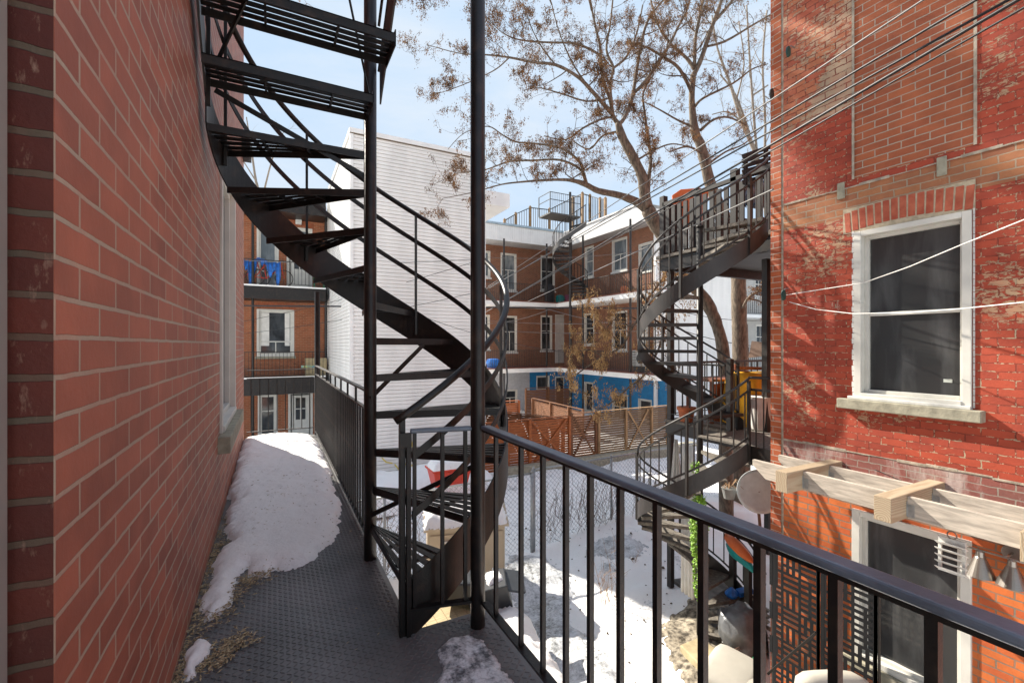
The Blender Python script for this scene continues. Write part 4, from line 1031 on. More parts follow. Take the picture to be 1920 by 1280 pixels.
# wood platform below stair A, and debris
wp=thing('wooden_platform','new tan wooden boards of a low platform below the foot of the big spiral stair','platform',(1.85,5.8,-2.9))
m=MB()
for k in range(9):
    x=1.22+k*.145;m.box(x,x+.138,4.95,6.6,-2.34,-2.30)
m.build('boards',wood_y,wp)
m=MB();m.box(1.20,2.53,6.605,6.64,-2.48,-2.30);m.box(1.20,1.24,4.95,6.60,-2.48,-2.342);m.box(2.48,2.52,4.95,6.60,-2.48,-2.342);m.build('frame',wood_y,wp)
for x in(1.25,2.43):
    for y in (5.0,6.5): m=MB();m.box(x,x+.05,y,y+.05,-2.95,-2.342);m.build('leg',wood_y,wp)
# ================================================================ SHED
A=W(799,990,Z=-1.66);B=W(949,978,Z=-1.66);A.z=B.z=0
d=(B-A).normalized();nb=Vector((-d.y,d.x,0));
if nb.y<0: nb=-nb
Ls=(B-A).length;Ds=.95
shd=thing('storage_shed','beige resin storage shed with snow on its low roof','shed',((A+B)/2+Vector((0,0,GZ))))
def Q(u,w,z): return A+d*u+nb*w+Vector((0,0,z))
m=MB();m.prism([Q(.02,.02,GZ),Q(Ls-.02,.02,GZ),Q(Ls-.02,Ds-.02,GZ),Q(.02,Ds-.02,GZ)],(0,0,-1.70-GZ));
m.add([Q(.02,.02,-1.70),Q(.02,Ds-.02,-1.70),Q(.02,Ds/2,-1.44),Q(Ls-.02,.02,-1.70),Q(Ls-.02,Ds-.02,-1.70),Q(Ls-.02,Ds/2,-1.44)],[(0,1,2),(3,5,4),(0,2,5,3),(1,4,5,2)])
m.build('walls',beige,shd)
m=MB()
for w0,w1 in((-.05,Ds/2),(Ds+.05,Ds/2)):
    z0=-1.715;z1=-1.43;P=[Q(-.04,w0,z0),Q(Ls+.04,w0,z0),Q(Ls+.04,w1,z1),Q(-.04,w1,z1)];m.prism(P,(0,0,.045))
m.build('roof',beige,shd)
m=MB();
for u0,u1 in ((.06,Ls/2-.006),(Ls/2+.006,Ls-.06)):
    P=[Q(u0,0,GZ+.08),Q(u1,0,GZ+.08),Q(u1,0,-1.80),Q(u0,0,-1.80)];mm=MB().prism(P,nb*.019);dr=mm.build('door',beige,shd,bevel=.008)
    hx=u1-.10 if u0<.2 else u0+.08
    mm=MB().prism([Q(hx,-.001,-2.30),Q(hx+.035,-.001,-2.30),Q(hx+.035,-.001,-2.20),Q(hx,-.001,-2.20)],-nb*.03);mm.build('handle',galv,dr)
# window ledge line
mm=MB().prism([Q(.25,-.002,-1.93),Q(.60,-.002,-1.93),Q(.60,-.002,-1.90),Q(.25,-.002,-1.90)],-nb*.03);mm.build('door_trim',whited,shd)
sn=[Q(-.02,-.03,0),Q(Ls,-.03,0),Q(Ls,Ds*.9,0),Q(0,Ds*.95,0)]
o=polyfield([(p.x,p.y) for p in sn],.10,.16,.03,snow,'snow_cap','thick snow lying on the roof of the beige shed','snow',15.,z0=0,nz=5,jag=.02,kind=None)
me=o.data;off=Vector(o.location)
for v in me.vertices:
    q=Vector((v.co.x+off.x,v.co.y+off.y,0))-A;wv=q.dot(nb);f=max(0,min(1,(wv+.05)/(Ds/2+.05)));f=f if wv<Ds/2 else max(0,min(1,(Ds+.05-wv)/(Ds/2+.05)))
    v.co.z+=-1.715+.285*f+.047-0
# red bin
c=W(842,905,T=12.2)
rb=thing('storage_tub','red plastic tub heaped with snow in front of the white siding wall','tub',(c.x,c.y,c.z))
z=c.z-.05
m=MB();m.prism([Vector((c.x-.42,c.y-.26,z)),Vector((c.x+.42,c.y-.26,z)),Vector((c.x+.42,c.y+.26,z)),Vector((c.x-.42,c.y+.26,z))],(0,0,.01))
top_=[Vector((c.x-.52,c.y-.33,z+.45)),Vector((c.x+.52,c.y-.33,z+.45)),Vector((c.x+.52,c.y+.33,z+.45)),Vector((c.x-.52,c.y+.33,z+.45))]
bt=[Vector((c.x-.42,c.y-.26,z)),Vector((c.x+.42,c.y-.26,z)),Vector((c.x+.42,c.y+.26,z)),Vector((c.x-.42,c.y+.26,z))]
m=MB();m.add(bt+top_,[(3,2,1,0),(0,1,5,4),(1,2,6,5),(2,3,7,6),(3,0,4,7),(4,5,6,7)]);m.build('body',redpl,rb,bevel=.03)
m=MB();m.box(c.x-.56,c.x+.56,c.y-.36,c.y+.36,z+.45,z+.50);m.build('rim',redpl,rb,bevel=.015)
polyfield([(c.x-.52,c.y-.33),(c.x+.50,c.y-.33),(c.x+.50,c.y+.33),(c.x-.50,c.y+.33)],.20,.2,.04,snow,'snow_cap','heap of snow on top of the red plastic tub','snow',19.,z0=z+.501,kind=None)
polyfield([(1.6,11.9),(5.6,11.7),(6.2,13.2),(5.8,14.3),(2.4,14.6),(1.4,13.4)],.62,.9,.10,snow,'snow_bank','long deep bank of white snow at the foot of the white siding wall','snow',21.,z0=GZ-.02,nz=1.1,jag=.05)
# black bin toppled by the shed
c=W(905,1105,T=6.6)
bb=thing('compost_bin','black plastic bin lying open beside the beige shed with snow on it','bin',(c.x,c.y,GZ))
m=MB();m.ob((c.x+.10,c.y,c.z-.05),(.26,-.12,.06),(.10,.24,0),(-.05,0,.17));m.build('body',blackpl,bb,bevel=.02)
m=MB();m.ob((c.x+.36,c.y-.1,c.z+.10),(.20,-.10,-.03),(.10,.24,.02),(.01,0,.012));m.build('lid',blackpl,bb,bevel=.006)
m=MB();m.ob((c.x-.32,c.y+.12,c.z+.08),(.20,-.1,.0),(.1,.22,0),(0,0,.16));m.build('side_panel',blackpl,bb,bevel=.04)
m=MB();m.box(c.x-.3,c.x+.3,c.y-.2,c.y+.2,GZ-.1,c.z-.2);m.build('base',blackpl,bb)
o=polyfield([(c.x+.02,c.y-.16),(c.x+.26,c.y-.20),(c.x+.30,c.y+.05),(c.x+.10,c.y+.12)],.09,.1,.02,snow,'snow_cap','small patch of snow on the black bin beside the shed','snow',23.,z0=c.z+.13,kind=None)
# ================================================================ FENCES
def ch_fence(name,label,p,q,h,nposts,cell=.075):
    p=Vector(p);q=Vector(q);t=thing(name,label,'fence',tuple(p));L=(q-p).length;d=(q-p).normalized()
    m=MB();m.tube([p+Vector((0,0,h)),q+Vector((0,0,h))],.022,8);m.build('top_rail',galv,t,smooth=True)
    for i in range(nposts):
        c=p+d*(L*i/(nposts-1));r=.04 if i==0 else .028
        mm=MB();mm.tube([c-Vector((0,0,.3)),c+Vector((0,0,h+.02))],r,10);mm.tube([c+Vector((0,0,h+.02)),c+Vector((0,0,h+.07))],[r*1.15,.005],10);mm.build('post',galv,t,smooth=True)
    m=MB();w=.0035;k=-h
    nrm=Vector((-d.y,d.x,0))
    for sgn in (1,-1):
        u=-h
        while u<L+h:
            a,b=(u,0),(u+h,h)
            if sgn<0:a,b=(u+h,0),(u,h)
            ca=max(0,min(L,a[0]));cb=max(0,min(L,b[0]))
            if abs(ca-cb)>.01:
                za=(ca-a[0])/(b[0]-a[0])*h;zb_=(cb-a[0])/(b[0]-a[0])*h
                A_=p+d*ca+Vector((0,0,za));B_=p+d*cb+Vector((0,0,zb_));e=Vector((0,0,w));m.add([A_-e,A_+e,B_+e,B_-e],[(0,1,2,3)])
            u+=cell*1.414
    m.build('mesh',wirem,t);return t
ch_fence('chain_link_fence','grey chain link fence with a stout post crossing the snow towards the spiral stair',(4.95,8.5,GZ-.02),(11.5,8.75,GZ-.0),1.66,4)
ch_fence('chain_link_fence','grey chain link fence running left behind the beige shed',(4.90,8.48,GZ-.02),(.2,8.25,GZ),1.60,4)
m=MB();rr=random.Random(12)
for k in range(240):
    x=rr.uniform(.4,2.3) if k<110 else (rr.uniform(5.4,9.8) if k<190 else rr.uniform(5.0,7.2));y=8.4+rr.uniform(-.05,.12);z=GZ+rr.uniform(0,.4);P=[Vector((x,y,z))]
    for i in range(5): P.append(P[-1]+Vector((rr.uniform(-.14,.14),rr.uniform(-.05,.05),rr.uniform(.05,.28))))
    m.tube([Vector((p.x,p.y,min(p.z,GZ+1.75))) for p in P],.0045,3)
o=m.build('dead_vines',pm('dead_vine_stems',(.15,.10,.065),.9,0,.4,10));tag(o,'tangle of leafless brown vines climbing the chain link fence','vines',kind='stuff')
# green privacy strip on the fence left of the shed
def slat_fence(name,label,p,q,z0,z1,mat,posts,pmat=None,brace=(),gap=.013,sh=.075,seed=1,side=-1):
    p=Vector((*p,0));q=Vector((*q,0));t=thing(name,label,'fence',(p.x,p.y,z0));d=(q-p);L=d.length;d.normalize();nr=Vector((-d.y,d.x,0))*side
    ps=[0]+list(posts)+[1];rg=random.Random(seed)
    for a,b in zip(ps,ps[1:]):
        m=MB();z=z0+.05
        while z<z1-sh:
            A=p+d*L*a;B=p+d*L*b;o1=rg.uniform(-.004,.004)
            m.ob((A+B)/2+Vector((0,0,z+sh/2)),(B-A)/2*.995,nr*.010+nr*0,(0,0,sh/2));z+=sh+gap+rg.uniform(-.003,.003)
        m.build('slats',mat,t)
    for f in ps:
        c=p+d*L*f+nr*.055;m=MB();m.ob(c+Vector((0,0,(z0+z1)/2)),d*.045,nr*.045,(0,0,(z1-z0)/2+.03));m.build('post',pmat or mat,t,bevel=.004)
    m=MB();m.ob((p+q)/2+nr*.03+Vector((0,0,z1+.045)),(q-p)/2,nr*.06,(0,0,.012));m.build('cap_rail',pmat or mat,t)
    for a,b,both in brace:
        A=p+d*L*a+nr*.045;B=p+d*L*b+nr*.045
        m=MB();m.beam(A+Vector((0,0,z0+.1)),B+Vector((0,0,z1-.05)),.03,.07);m.build('brace',pmat or mat,t)
        if both: m=MB();m.beam(A+nr*.022+Vector((0,0,z1-.05)),B+nr*.022+Vector((0,0,z0+.1)),.012,.07);m.build('brace',pmat or mat,t)
    return t
YF=13.7;fz1=-1.2
def fx(x): return W(x,800,Y=YF)[0]
def seg(x0,x1,*pp): a,b=fx(x0),fx(x1);return [ (fx(v)-a)/(b-a) for v in pp]
a=seg(912,1064,952,991,1061);
slat_fence('slat_fence','orange brown horizontal slat fence with gate at the left of the row','',(0,0),0,1,wood_o,()) if False else None
slat_fence('slat_fence','orange stained horizontal slat fence at the left of the row below the flats',(fx(905),YF),(fx(1066),YF),-2.85,fz1,wood_o,seg(905,1066,951,992),brace=[(*seg(905,1066,996,1062),True)],seed=2)
slat_fence('slat_fence','brown slat fence gate with a cross brace in the middle of the row',(fx(1071),YF+.04),(fx(1117),YF+.04),-2.75,fz1+.06,wood_b,(),brace=[(.08,.92,True)],seed=3)
slat_fence('slat_fence','weathered grey brown slat fence with pale posts at the right of the row',(fx(1121),YF),(fx(1250),YF),-2.75,fz1+.08,wood_g,seg(1121,1250,1172,1220),pmat=wood_t,brace=[(*seg(1121,1250,1176,1214),True)],seed=4)
slat_fence('slat_fence','long reddish slat fence running away behind the orange fence',(fx(945),YF+5.2),(fx(1062),YF+.15),-2.85,-1.3,wood_b,(.33,.66),seed=5)
slat_fence('slat_fence','bright orange slat fence panel standing behind the spiral stair edge',(fx(945)+.2,YF+5.3),(W(972,760,Y=YF+5.3)[0],YF+5.3),-2.85,-1.26,wood_o,(),seed=6)
slat_fence('slat_fence','dark brown slat fence divider in front of the blue ground floor',(W(1000,760,Y=22)[0],22),(W(1095,775,Y=17)[0],17.),-2.85,-1.6,wood_b,(.4,.75),seed=7)
slat_fence('slat_fence','darkest slat fence panel furthest back beside the white brick',(W(985,730,Y=23)[0],23),(W(1068,740,Y=23)[0],23.),-2.85,-1.15,wood_b,(.5,),seed=8)
m=MB();m.box(6.4,15.5,13.25,13.55,-3.1,-2.62);o=m.build('retaining_wall',stone,bevel=.03);tag(o,'low stone and timber retaining wall under the slat fences','retaining wall')
# ================================================================ WHITE SIDING HOUSE
WY=14.9;WXl=W(658,600,Y=WY)[0];WXr=W(909,600,Y=WY)[0];WT=W(659,250,Y=WY)[2]
wh=thing('white_house','tall windowless house clad in white horizontal siding behind the spiral stair','house',((WXl+WXr)/2,WY+3.5,GZ))
def clap(ax,c,n,u0,u1,z0,z1,pitch,mat,par,nm='siding',gv=.013):
    m=MB();z=z0;vs=[];fs=[];fr=Fr(ax,c,n);zs=[]
    while z<z1-.001:
        zt_=min(z+pitch,z1);zs+=[(z,-.035),(z+gv,-.035),(z+gv+.0005,.010),(zt_-.0005,.0)];z=zt_
    for (zz,w_) in zs: vs+= [fr.p(u0,zz,w_),fr.p(u1,zz,w_)]
    for i in range(len(zs)-1): fs.append((2*i,2*i+1,2*i+3,2*i+2))
    m.add(vs,fs);return m.build(nm,mat,par)
clap('Y',WY,-1,WXl+.07,WXr-.05,GZ-.1,WT,.118,siding,wh)
clap('X',WXl,-1,WY+.05,22.,GZ-.1,WT,.118,siding,wh)
m=MB();m.box(WXl+.06,WXr-.01,WY+.06,22,GZ-.1,WT+.02);m.build('core',siding,wh)
m=MB();m.box(WXl-.03,WXl+.07,WY-.03,WY+.09,GZ-.1,WT);m.box(WXr-.07,WXr+.02,WY-.03,WY+.09,GZ-.1,WT);m.build('corner_trim',trimw,wh)
m=MB();m.box(WXl-.05,WXr+.05,WY-.06,22,WT+.021,WT+.16);m.build('roof_flashing',trimw,wh)
m=MB();m.box(WXl-.035,WXr+.03,WY-.035,WY+.015,WT-.01,WT+.0205);m.build('drip_trim',pm('bronze_strip',(.12,.09,.06),.5),wh)  # dark brown strip just below the roof flashing
m=MB();m.box(WXr+.03,WXr+1.15,WY+.3,WY+4.5,W(930,385,Y=WY+.3)[2],W(930,385,Y=WY+.3)[2]+.5);m.build('side_canopy',trimw,wh)
# yellow brush strokes sprayed on the siding
m=MB()
def stroke(P,w=.05):
    q=[W(x,y,Y=WY-.022) for x,y in P];m.tube(q,w/2,6)
stroke([(768,822),(772,832),(778,842),(783,850)],.09);stroke([(780,866),(770,874),(757,868)],.05);stroke([(740,870),(748,880),(744,890),(728,896),(710,893)],.045);stroke([(716,858),(724,866),(736,868)],.045);stroke([(752,842),(757,848),(764,846)],.06)
for v in range(len(m.v)):
    x,y,z=m.v[v];m.v[v]=(x,WY-.020+(y-(WY-.022))*.08,z)
m.build('paint_marks',yellowpt,wh)
# ================================================================ LEFT FAR BRICK FLATS (D)
YD=22.;frD=Fr('Y',YD,-1)
db=brick('orange_brown_brick',0,.215,.075,(.38,.115,.048),(.26,.075,.030),(.42,.32,.2),.011,.85,.4,irr=.002)
dz=lambda y,x=530: W(x,y,Y=YD)[2]
dh=thing('brick_flats','orange brown brick flats with dark balconies seen past the end of the walkway','flats',(0,YD,GZ))
hol=[];specs=[]
for (x0,y0,x1,y1,st_,gm_,lab) in [(482,427,522,545,'T',glassl,None),(538,427,585,543,'plain',glassl,None),(482,580,551,668,'T',glassd,'white framed window with a pale curtain'),(484,738,520,818,'sash',glassd,None),(541,735,586,825,'plain',glassd,None)]:
    q=frD.px(x0,y0,x1,y1);hol.append(q);specs.append((q,st_,gm_,lab))
m=wallmesh(frD,-4,W(611.5,600,Y=YD)[0],GZ-.1,7.55,hol);m.build('wall',db,dh)
for q,st_,gm_,lab in specs: window(dh,frD,*q,gm=gm_,fw=.07,rec=.12,style=st_,cas=.07,sill=(st_!='plain'),meet=.30 if st_=='T' else .6,label=lab)
q=hol[2];m=MB();frD.box(m,q[0]+.14,q[0]+.45,q[2]+.45,q[3]-.15,-.09,-.085);frD.box(m,q[1]-.35,q[1]-.16,q[2]+.45,q[3]-.15,-.09,-.085);m.build('curtain',curt,dh)
for q in (hol[1],hol[4]):
    m=MB();frD.box(m,q[0]+.10,q[1]-.10,q[2],q[2]+2.05,-.10,-.05);dd=m.build('door',whitep,dh)
    m=MB();frD.box(m,q[0]+.28,q[1]-.28,q[2]+.9,q[2]+1.85,-.052,-.045);m.build('pane',glassd,dd)
    m=MB();frD.box(m,(q[0]+q[1])/2-.02,(q[0]+q[1])/2+.02,q[2]+.9,q[2]+1.85,-.046,-.03);frD.box(m,q[0]+.28,q[1]-.28,q[2]+1.35,q[2]+1.39,-.046,-.031);m.build('glazing_bar',whitep,dd)
def arch(fr,q,mat,par,h=.24,n=15):
    m=MB()
    for k in range(n):
        f=(k+.5)/n;u=q[0]-.08+(q[1]-q[0]+.16)*f;wd=(q[1]-q[0]+.16)/n*.8;r=.05*(1-(2*f-1)**2)
        fr.box(m,u-wd/2,u+wd/2,q[3]+.01+r,q[3]+h+r,0,.008)
    m.build('brick_arch',mat,par)
archm=pm('arch_brick',(.30,.085,.035),.8,0,.3,6)
for q in hol: arch(frD,q,archm,dh)
for (yt,yb,l) in ((543,566,0),(704,734,0),(385,410,1)):
    z1=dz(yt);z0=dz(yb);m=MB();m.box(-4,W(611,600,Y=YD-1.2)[0],YD-1.2,YD-.002,z0,z1);m.build('roof_slab' if l else 'balcony_slab',black,dh)
    if not l:
        m=MB();m.box(-4,W(611,600,Y=YD-1.2)[0],YD-1.23,YD-1.201,z1-.03,z1+.03);m.build('balcony_edge',trimw,dh)
xR=W(609,600,Y=YD-1.15)[0]
for zt_,lab in ((dz(543)+.0,'black railing of the upper balcony with the bicycles and blue tarpaulin'),(dz(704),'black railing of the lower balcony above the white framed door')):
    railing('balcony_railing',lab,(-1.6,YD-1.15,zt_+.03),(xR,YD-1.15,zt_+.03),1.0,.08,26,tr=(.04,.03),bsz=.016,mat=blackd)
railing('roof_railing','dark railing on the flat roof above the orange brown flats',(W(560,390,Y=YD)[0],YD-.3,dz(386)+.02),(W(610,390,Y=YD)[0],YD-.3,dz(386)+.02),.55,.05,14,bsz=.02,mat=blackd)
m=MB();x=W(474,600,Y=YD-1.1)[0];m.tube([(x,YD-1.1,GZ),(x,YD-1.1,7.3)],.05,8);m.build('balcony_post',black,dh)
m=MB();x=W(611,600,Y=YD-.1)[0];m.tube([(x,YD-.1,GZ),(x,YD-.1,7.3)],.06,8);m.build('downpipe',greym,dh)
c=W(560,413,Y=YD-.15);m=MB();m.box(c.x-.12,c.x+.12,c.y,c.y+.14,c.z-.16,c.z+.04);m.build('wall_light',whited,dh,bevel=.01)
c=W(545,730,Y=YD-.15);m=MB();m.box(c.x-.15,c.x+.15,c.y,c.y+.14,c.z-.05,c.z+.08);m.build('wall_light',whited,dh,bevel=.01)
# string of small flags/lights
m=MB()
for k,x in enumerate((568,576,583,589)):
    c=W(x,687,Y=YD-1.22);m.box(c.x-.07,c.x+.05,c.y-.01,c.y,c.z-.05,c.z+.05)
o=m.build('little_signs',pm('yellow_green_plaques',(.55,.55,.08),.5,0,.3,9,col2=(.08,.25,.35)));tag(o,'row of tiny yellow plaques wired to the lower balcony railing','plaques')
c=W(592,690,Y=YD-.6);m=MB();m.box(c.x-.42,c.x+.42,c.y-.2,c.y+.2,dz(704)+.003,dz(704)+.75);o=m.build('wooden_crate',wood_y,bevel=.01);tag(o,'pale wooden box at the right end of the lower balcony of the flats','box')
def bike(c,label,s=1):
    t=thing('bicycle',label,'bicycle',tuple(c),'bicycles on the upper balcony')
    def wheel(x):
        m=MB();n=22;m.tube([Vector((c[0]+x+.33*s*math.cos(6.2832*k/n),c[1],c[2]+.34*s+.33*s*math.sin(6.2832*k/n))) for k in range(n+1)],.018,5,False);return m.build('wheel',blackd,t)
    wheel(-.52*s);wheel(.52*s)
    m=MB()
    P=lambda x,z:Vector((c[0]+x*s,c[1],c[2]+z*s))
    for a,b in ((P(-.52,.34),P(-.12,.30)),(P(-.12,.30),P(.40,.80)),(P(-.22,.82),P(.38,.84)),(P(-.12,.30),P(-.24,.95)),(P(-.52,.34),P(-.2,.80)),(P(.52,.34),P(.38,.98))): m.tube([a,b],.02,6)
    m.build('frame',redpl,t)
    m=MB();m.tube([P(.30,1.02),P(.38,.98),P(.28,.94)],.016,6);m.build('handlebar',blackd,t)
    m=MB();m.box(c[0]-.34*s,c[0]-.12*s,c[1]-.06,c[1]+.06,c[2]+.95*s,c[2]+.99*s);m.build('saddle',blackd,t)
bz=dz(543)+.03
c=W(506,535,Y=YD-.8);bike((c.x,YD-.85,bz),'red bicycle standing under the blue tarpaulin, right of the pair')
c=W(462,535,Y=YD-.8);bike((c.x,YD-.75,bz),'red bicycle half hidden by the end of the brick wall, left of the pair')
for (x0,x1,lab) in ((473,526,'blue tarpaulin draped over the right bicycle'),(440,472,'blue tarpaulin piece hanging over the left bicycle')):
    A=W(x0,492,Y=YD-.8);B=W(x1,492,Y=YD-.8);vs=[];fs=[];n=16
    for i in range(n+1):
        for j in range(8):
            u=i/n;v=j/7;x=A.x+(B.x-A.x)*u;drop=(.38+.22*math.sin(u*9+x0)+(.75 if u>.85 else 0)+ .15*math.sin(u*23))
            vs.append((x,YD-.85+(.22*math.cos(math.pi*v))+.02*math.sin(i*2+j),bz+1.08+.06*math.sin(u*7)-drop*abs(math.cos(math.pi*v))**1.5))
    for i in range(n):
        for j in range(7): fs.append((i*8+j,i*8+j+1,i*8+j+9,i*8+j+8))
    m=MB().add(vs,fs);o=m.build('tarpaulin',tarp,smooth=True);o.modifiers.new('s','SOLIDIFY').thickness=.01;tag(o,lab,'tarpaulin')
gc=W(598,533,Y=YD-.7)
g=thing('garden_chair','green plastic garden chair at the right end of the upper balcony','chair',(gc.x,YD-.7,bz))
m=MB();m.box(gc.x-.22,gc.x+.22,YD-.95,YD-.5,bz+.38,bz+.42);m.build('seat',greenp,g)
m=MB();m.prism([(gc.x-.22,YD-.5,bz+.4),(gc.x+.22,YD-.5,bz+.4),(gc.x+.18,YD-.42,bz+.85),(gc.x-.18,YD-.42,bz+.85)],(0,.03,0));m.build('backrest',greenp,g)
for x in(-.2,.17):
    for y in(-.94,-.53): m=MB();m.box(gc.x+x,gc.x+x+.03,YD+y,YD+y+.03,bz+.003,bz+.38);m.build('leg',greenp,g)
# ================================================================ FAR FLATS A (facing us) and B (side wing)
YA=26.7;XB=18.0;frA=Fr('Y',YA,-1);frB=Fr('X',XB,-1);YBe=18.1
SO=7.8
abk=brick('brown_red_brick_a',0,.215,.075,(.26,.092,.045),(.17,.060,.030),(.36,.29,.20),.013,.85,.35,irr=.002)
bbk=brick('brown_red_brick_b',1,.215,.075,(.26,.092,.045),(.17,.060,.030),(.36,.29,.20),.013,.85,.35,irr=.002,stain=((.38,.31,.25),.66,.8,2))
bluem=brick('blue_painted_brick',1,.215,.075,(.014,.21,.45),(.012,.18,.40),(.012,.17,.38),.010,.6,.35,dirt=.08)
bluea=brick('blue_painted_brick_a',0,.215,.075,(.014,.21,.45),(.012,.18,.40),(.012,.17,.38),.010,.6,.35,dirt=.08)
whb=brick('white_painted_brick',0,.215,.075,(.50,.51,.53),(.44,.45,.47),(.40,.41,.43),.010,.7,.35,dirt=.1)
fa=thing('brick_flats','brown brick flats closing the far side of the yard, with a blue painted ground floor','flats',(14,YA,GZ))
Z0a=-.32;Z2=4.1
hA=[];sA=[]
for (x0,y0,x1,y1,st_,gm_) in [(939,475,968,545,'T',glassl),(904,470,919,520,'sash',glassl),(1014,480,1040,545,'sash',glassd),(943,592,969,660,'T',glassd),(905,590,918,655,'sash',glassd),(1014,591,1035,657,'sash',glassd),(1041,590,1061,680,'plain',whitep)]:
    q=frA.px(x0,y0,x1,y1);hA.append(q);sA.append((q,st_,gm_))
gA=[]
for (x0,y0,x1,y1,st_,gm_) in [(944,730,970,765,'T',glassd),(1006,704,1030,732,'plain',glassk),(1041,705,1060,760,'plain',glassd)]:
    gA.append((frA.px(x0,y0,x1,y1),st_,gm_))
Xs=W(993,720,Y=YA)[0]
X0a=W(895,600,Y=YA)[0]
m=wallmesh(frA,X0a,XB,Z0a,SO,hA);m.build('wall',abk,fa)
m=wallmesh(frA,X0a,Xs,GZ-.1,Z0a-.001,[g[0] for g in gA]);m.build('white_ground_wall',whb,fa)
m=wallmesh(frA,Xs+.001,XB,GZ-.1,Z0a-.001,[g[0] for g in gA]);m.build('blue_ground_wall',bluea,fa)
for q,st_,gm_ in sA+gA: window(fa,frA,*q,gm=gm_,fw=.06,rec=.12,style=st_,cas=.06,sill=(st_!='plain'),meet=.56,sm=whited)
fb=thing('brick_flats','brown brick side wing of the flats receding behind the tree branches','flats',(XB,22,GZ))
hB=[];sB=[]
for (x0,y0,x1,y1,st_,gm_) in [(1097,462,1113,520,'sash',glassl),(1148,447,1176,508,'T',glassl),(1198,455,1224,512,'plain',glassl),(1096,587,1114,646,'sash',glassd),(1148,583,1176,657,'T',glassd)]:
    q=frB.px(x0,y0,x1,y1);hB.append(q);sB.append((q,st_,gm_))
gB=[]
for (x0,y0,x1,y1,st_,gm_) in [(1096,716,1112,772,'sash',glassd),(1148,738,1177,790,'T',glassd),(1197,748,1222,790,'plain',glassk)]:
    gB.append((frB.px(x0,y0,x1,y1),st_,gm_))
m=wallmesh(frB,YBe,YA,Z0a,SO,hB);m.build('wall',bbk,fb)
m=wallmesh(frB,YBe-.9,YA,GZ-.1,Z0a-.001,[g[0] for g in gB]);m.build('blue_ground_wall',bluem,fb)
for q,st_,gm_ in sB+gB: window(fb,frB,*q,gm=gm_,fw=.06,rec=.12,style=st_,cas=.06,sill=(st_!='plain'),meet=.52,sm=whited)
m=MB();m.box(XB-.03,XB+.0,W(1208,640,X=XB)[1]-.3,W(1208,640,X=XB)[1]+.3,Z0a+.4,3.6);m.build('white_door',whitep,fb)
# roof parapets
def corr(ax,c,n,u0,u1,z0,z1,pitch,mat,par,nm):
    fr=Fr(ax,c,n);vs=[];fs=[];u=u0;L=[]
    while u<u1: L+=[(u,0),(u+pitch*.75,0),(u+pitch*.76,-.02),(u+pitch*.98,-.02)];u+=pitch
    for a,w_ in L: vs+=[fr.p(a,z0,w_),fr.p(a,z1,w_)]
    for i in range(len(L)-1): fs.append((2*i,2*i+1,2*i+3,2*i+2))
    m=MB().add(vs,fs);return m.build(nm,mat,par)
YAf,XBf=25.3,17.0
corr('Y',YAf,-1,X0a-.3,XBf,SO,8.75,.13,trimw,fa,'parapet')
corr('X',XBf,-1,YBe-.3,YAf,SO,8.72,.13,trimw,fb,'parapet')
m=MB();m.box(X0a-.3,XBf+.03,YAf+.025,YA+.3,SO,SO+.05);m.build('soffit',pm('grey_soffit',(.38,.38,.38),.7),fa)
m=MB();m.box(XBf+.025,XB+.35,YBe-.3,YAf-.002,SO,SO+.05);m.build('soffit',pm('grey_soffit_b',(.38,.38,.38),.7),fb)
m=MB();m.box(X0a-.3,XBf-.03,YAf-.08,YAf+.3,8.76,8.88);m.build('roof_cap',pm('blue_grey_metal',(.36,.45,.50),.4,.3),fa)
m=MB();m.box(XBf-.06,XBf+.3,YBe-.3,YAf-.1,8.73,8.8);m.build('roof_cap',trimw,fb)
m=MB();m.box(X0a-.3,XB+6,YAf+.03,YA+6,SO+.06,8.74);m.build('roof',conc,fa)
m=MB();m.box(XBf+.03,XB+5,YBe-.3,YAf-.002,SO+.06,8.70);m.build('roof',conc,fb)
# balconies
YAe=W(950,690,Z=-.02)[1];XBe=W(1223,701.6,Z=-.02)[0]
dkr=pm('red_brown_deck_edge',(.15,.05,.035),.7)
for zz in (0.,Z2):
    m=MB();m.box(X0a-.3,XBe,YAe,YA-.31,zz-.32,zz-.06);m.build('balcony_fascia',trimw,fa)
    m=MB();m.box(X0a-.3,XBe+.02,YAe-.03,YA-.002,zz-.058,zz+.0);m.build('balcony_floor',dkr,fa)
    m=MB();m.box(XBe,XB-.002,YBe-2.0,YAe-.002,zz-.32,zz-.06);m.build('balcony_fascia',trimw,fb)
    m=MB();m.box(XBe-.03,XB-.002,YBe-2.0,YAe-.04,zz-.058,zz+.0);m.build('balcony_floor',dkr,fb)
def ppost(par,x,y,z0,z1,r=.06):
    m=MB();m.tube([(x,y,z0),(x,y,z1)],r,8);m.build('balcony_post',blackd,par)
for x in (945,1025):
    X_=W(x,600,Y=YAe+.05)[0];ppost(fa,X_,YAe+.05,GZ,-.321);ppost(fa,X_,YAe+.05,.0,Z2-.32);ppost(fa,X_,YAe+.05,Z2,SO)
for x in (1071,1093,1182):
    Y_=W(x,600,X=XBe+.05)[1];ppost(fb,XBe+.05,Y_,GZ,-.321);ppost(fb,XBe+.05,Y_,.0,Z2-.32);ppost(fb,XBe+.05,Y_,Z2,SO)
gA_=W(905,600,Y=YAe)[0]
railing('balcony_railing','thin black railing on the lower balcony of the far flats facing us',(gA_,YAe+.05,0),(XBe-.05,YAe+.05,0),1.05,.08,42,bsz=.018,tr=(.04,.03),mat=blackd)
railing('balcony_railing','thin black railing on the upper balcony of the far flats facing us',(gA_,YAe+.05,Z2),(XBe-.05,YAe+.05,Z2),1.05,.08,42,bsz=.018,tr=(.04,.03),mat=blackd)
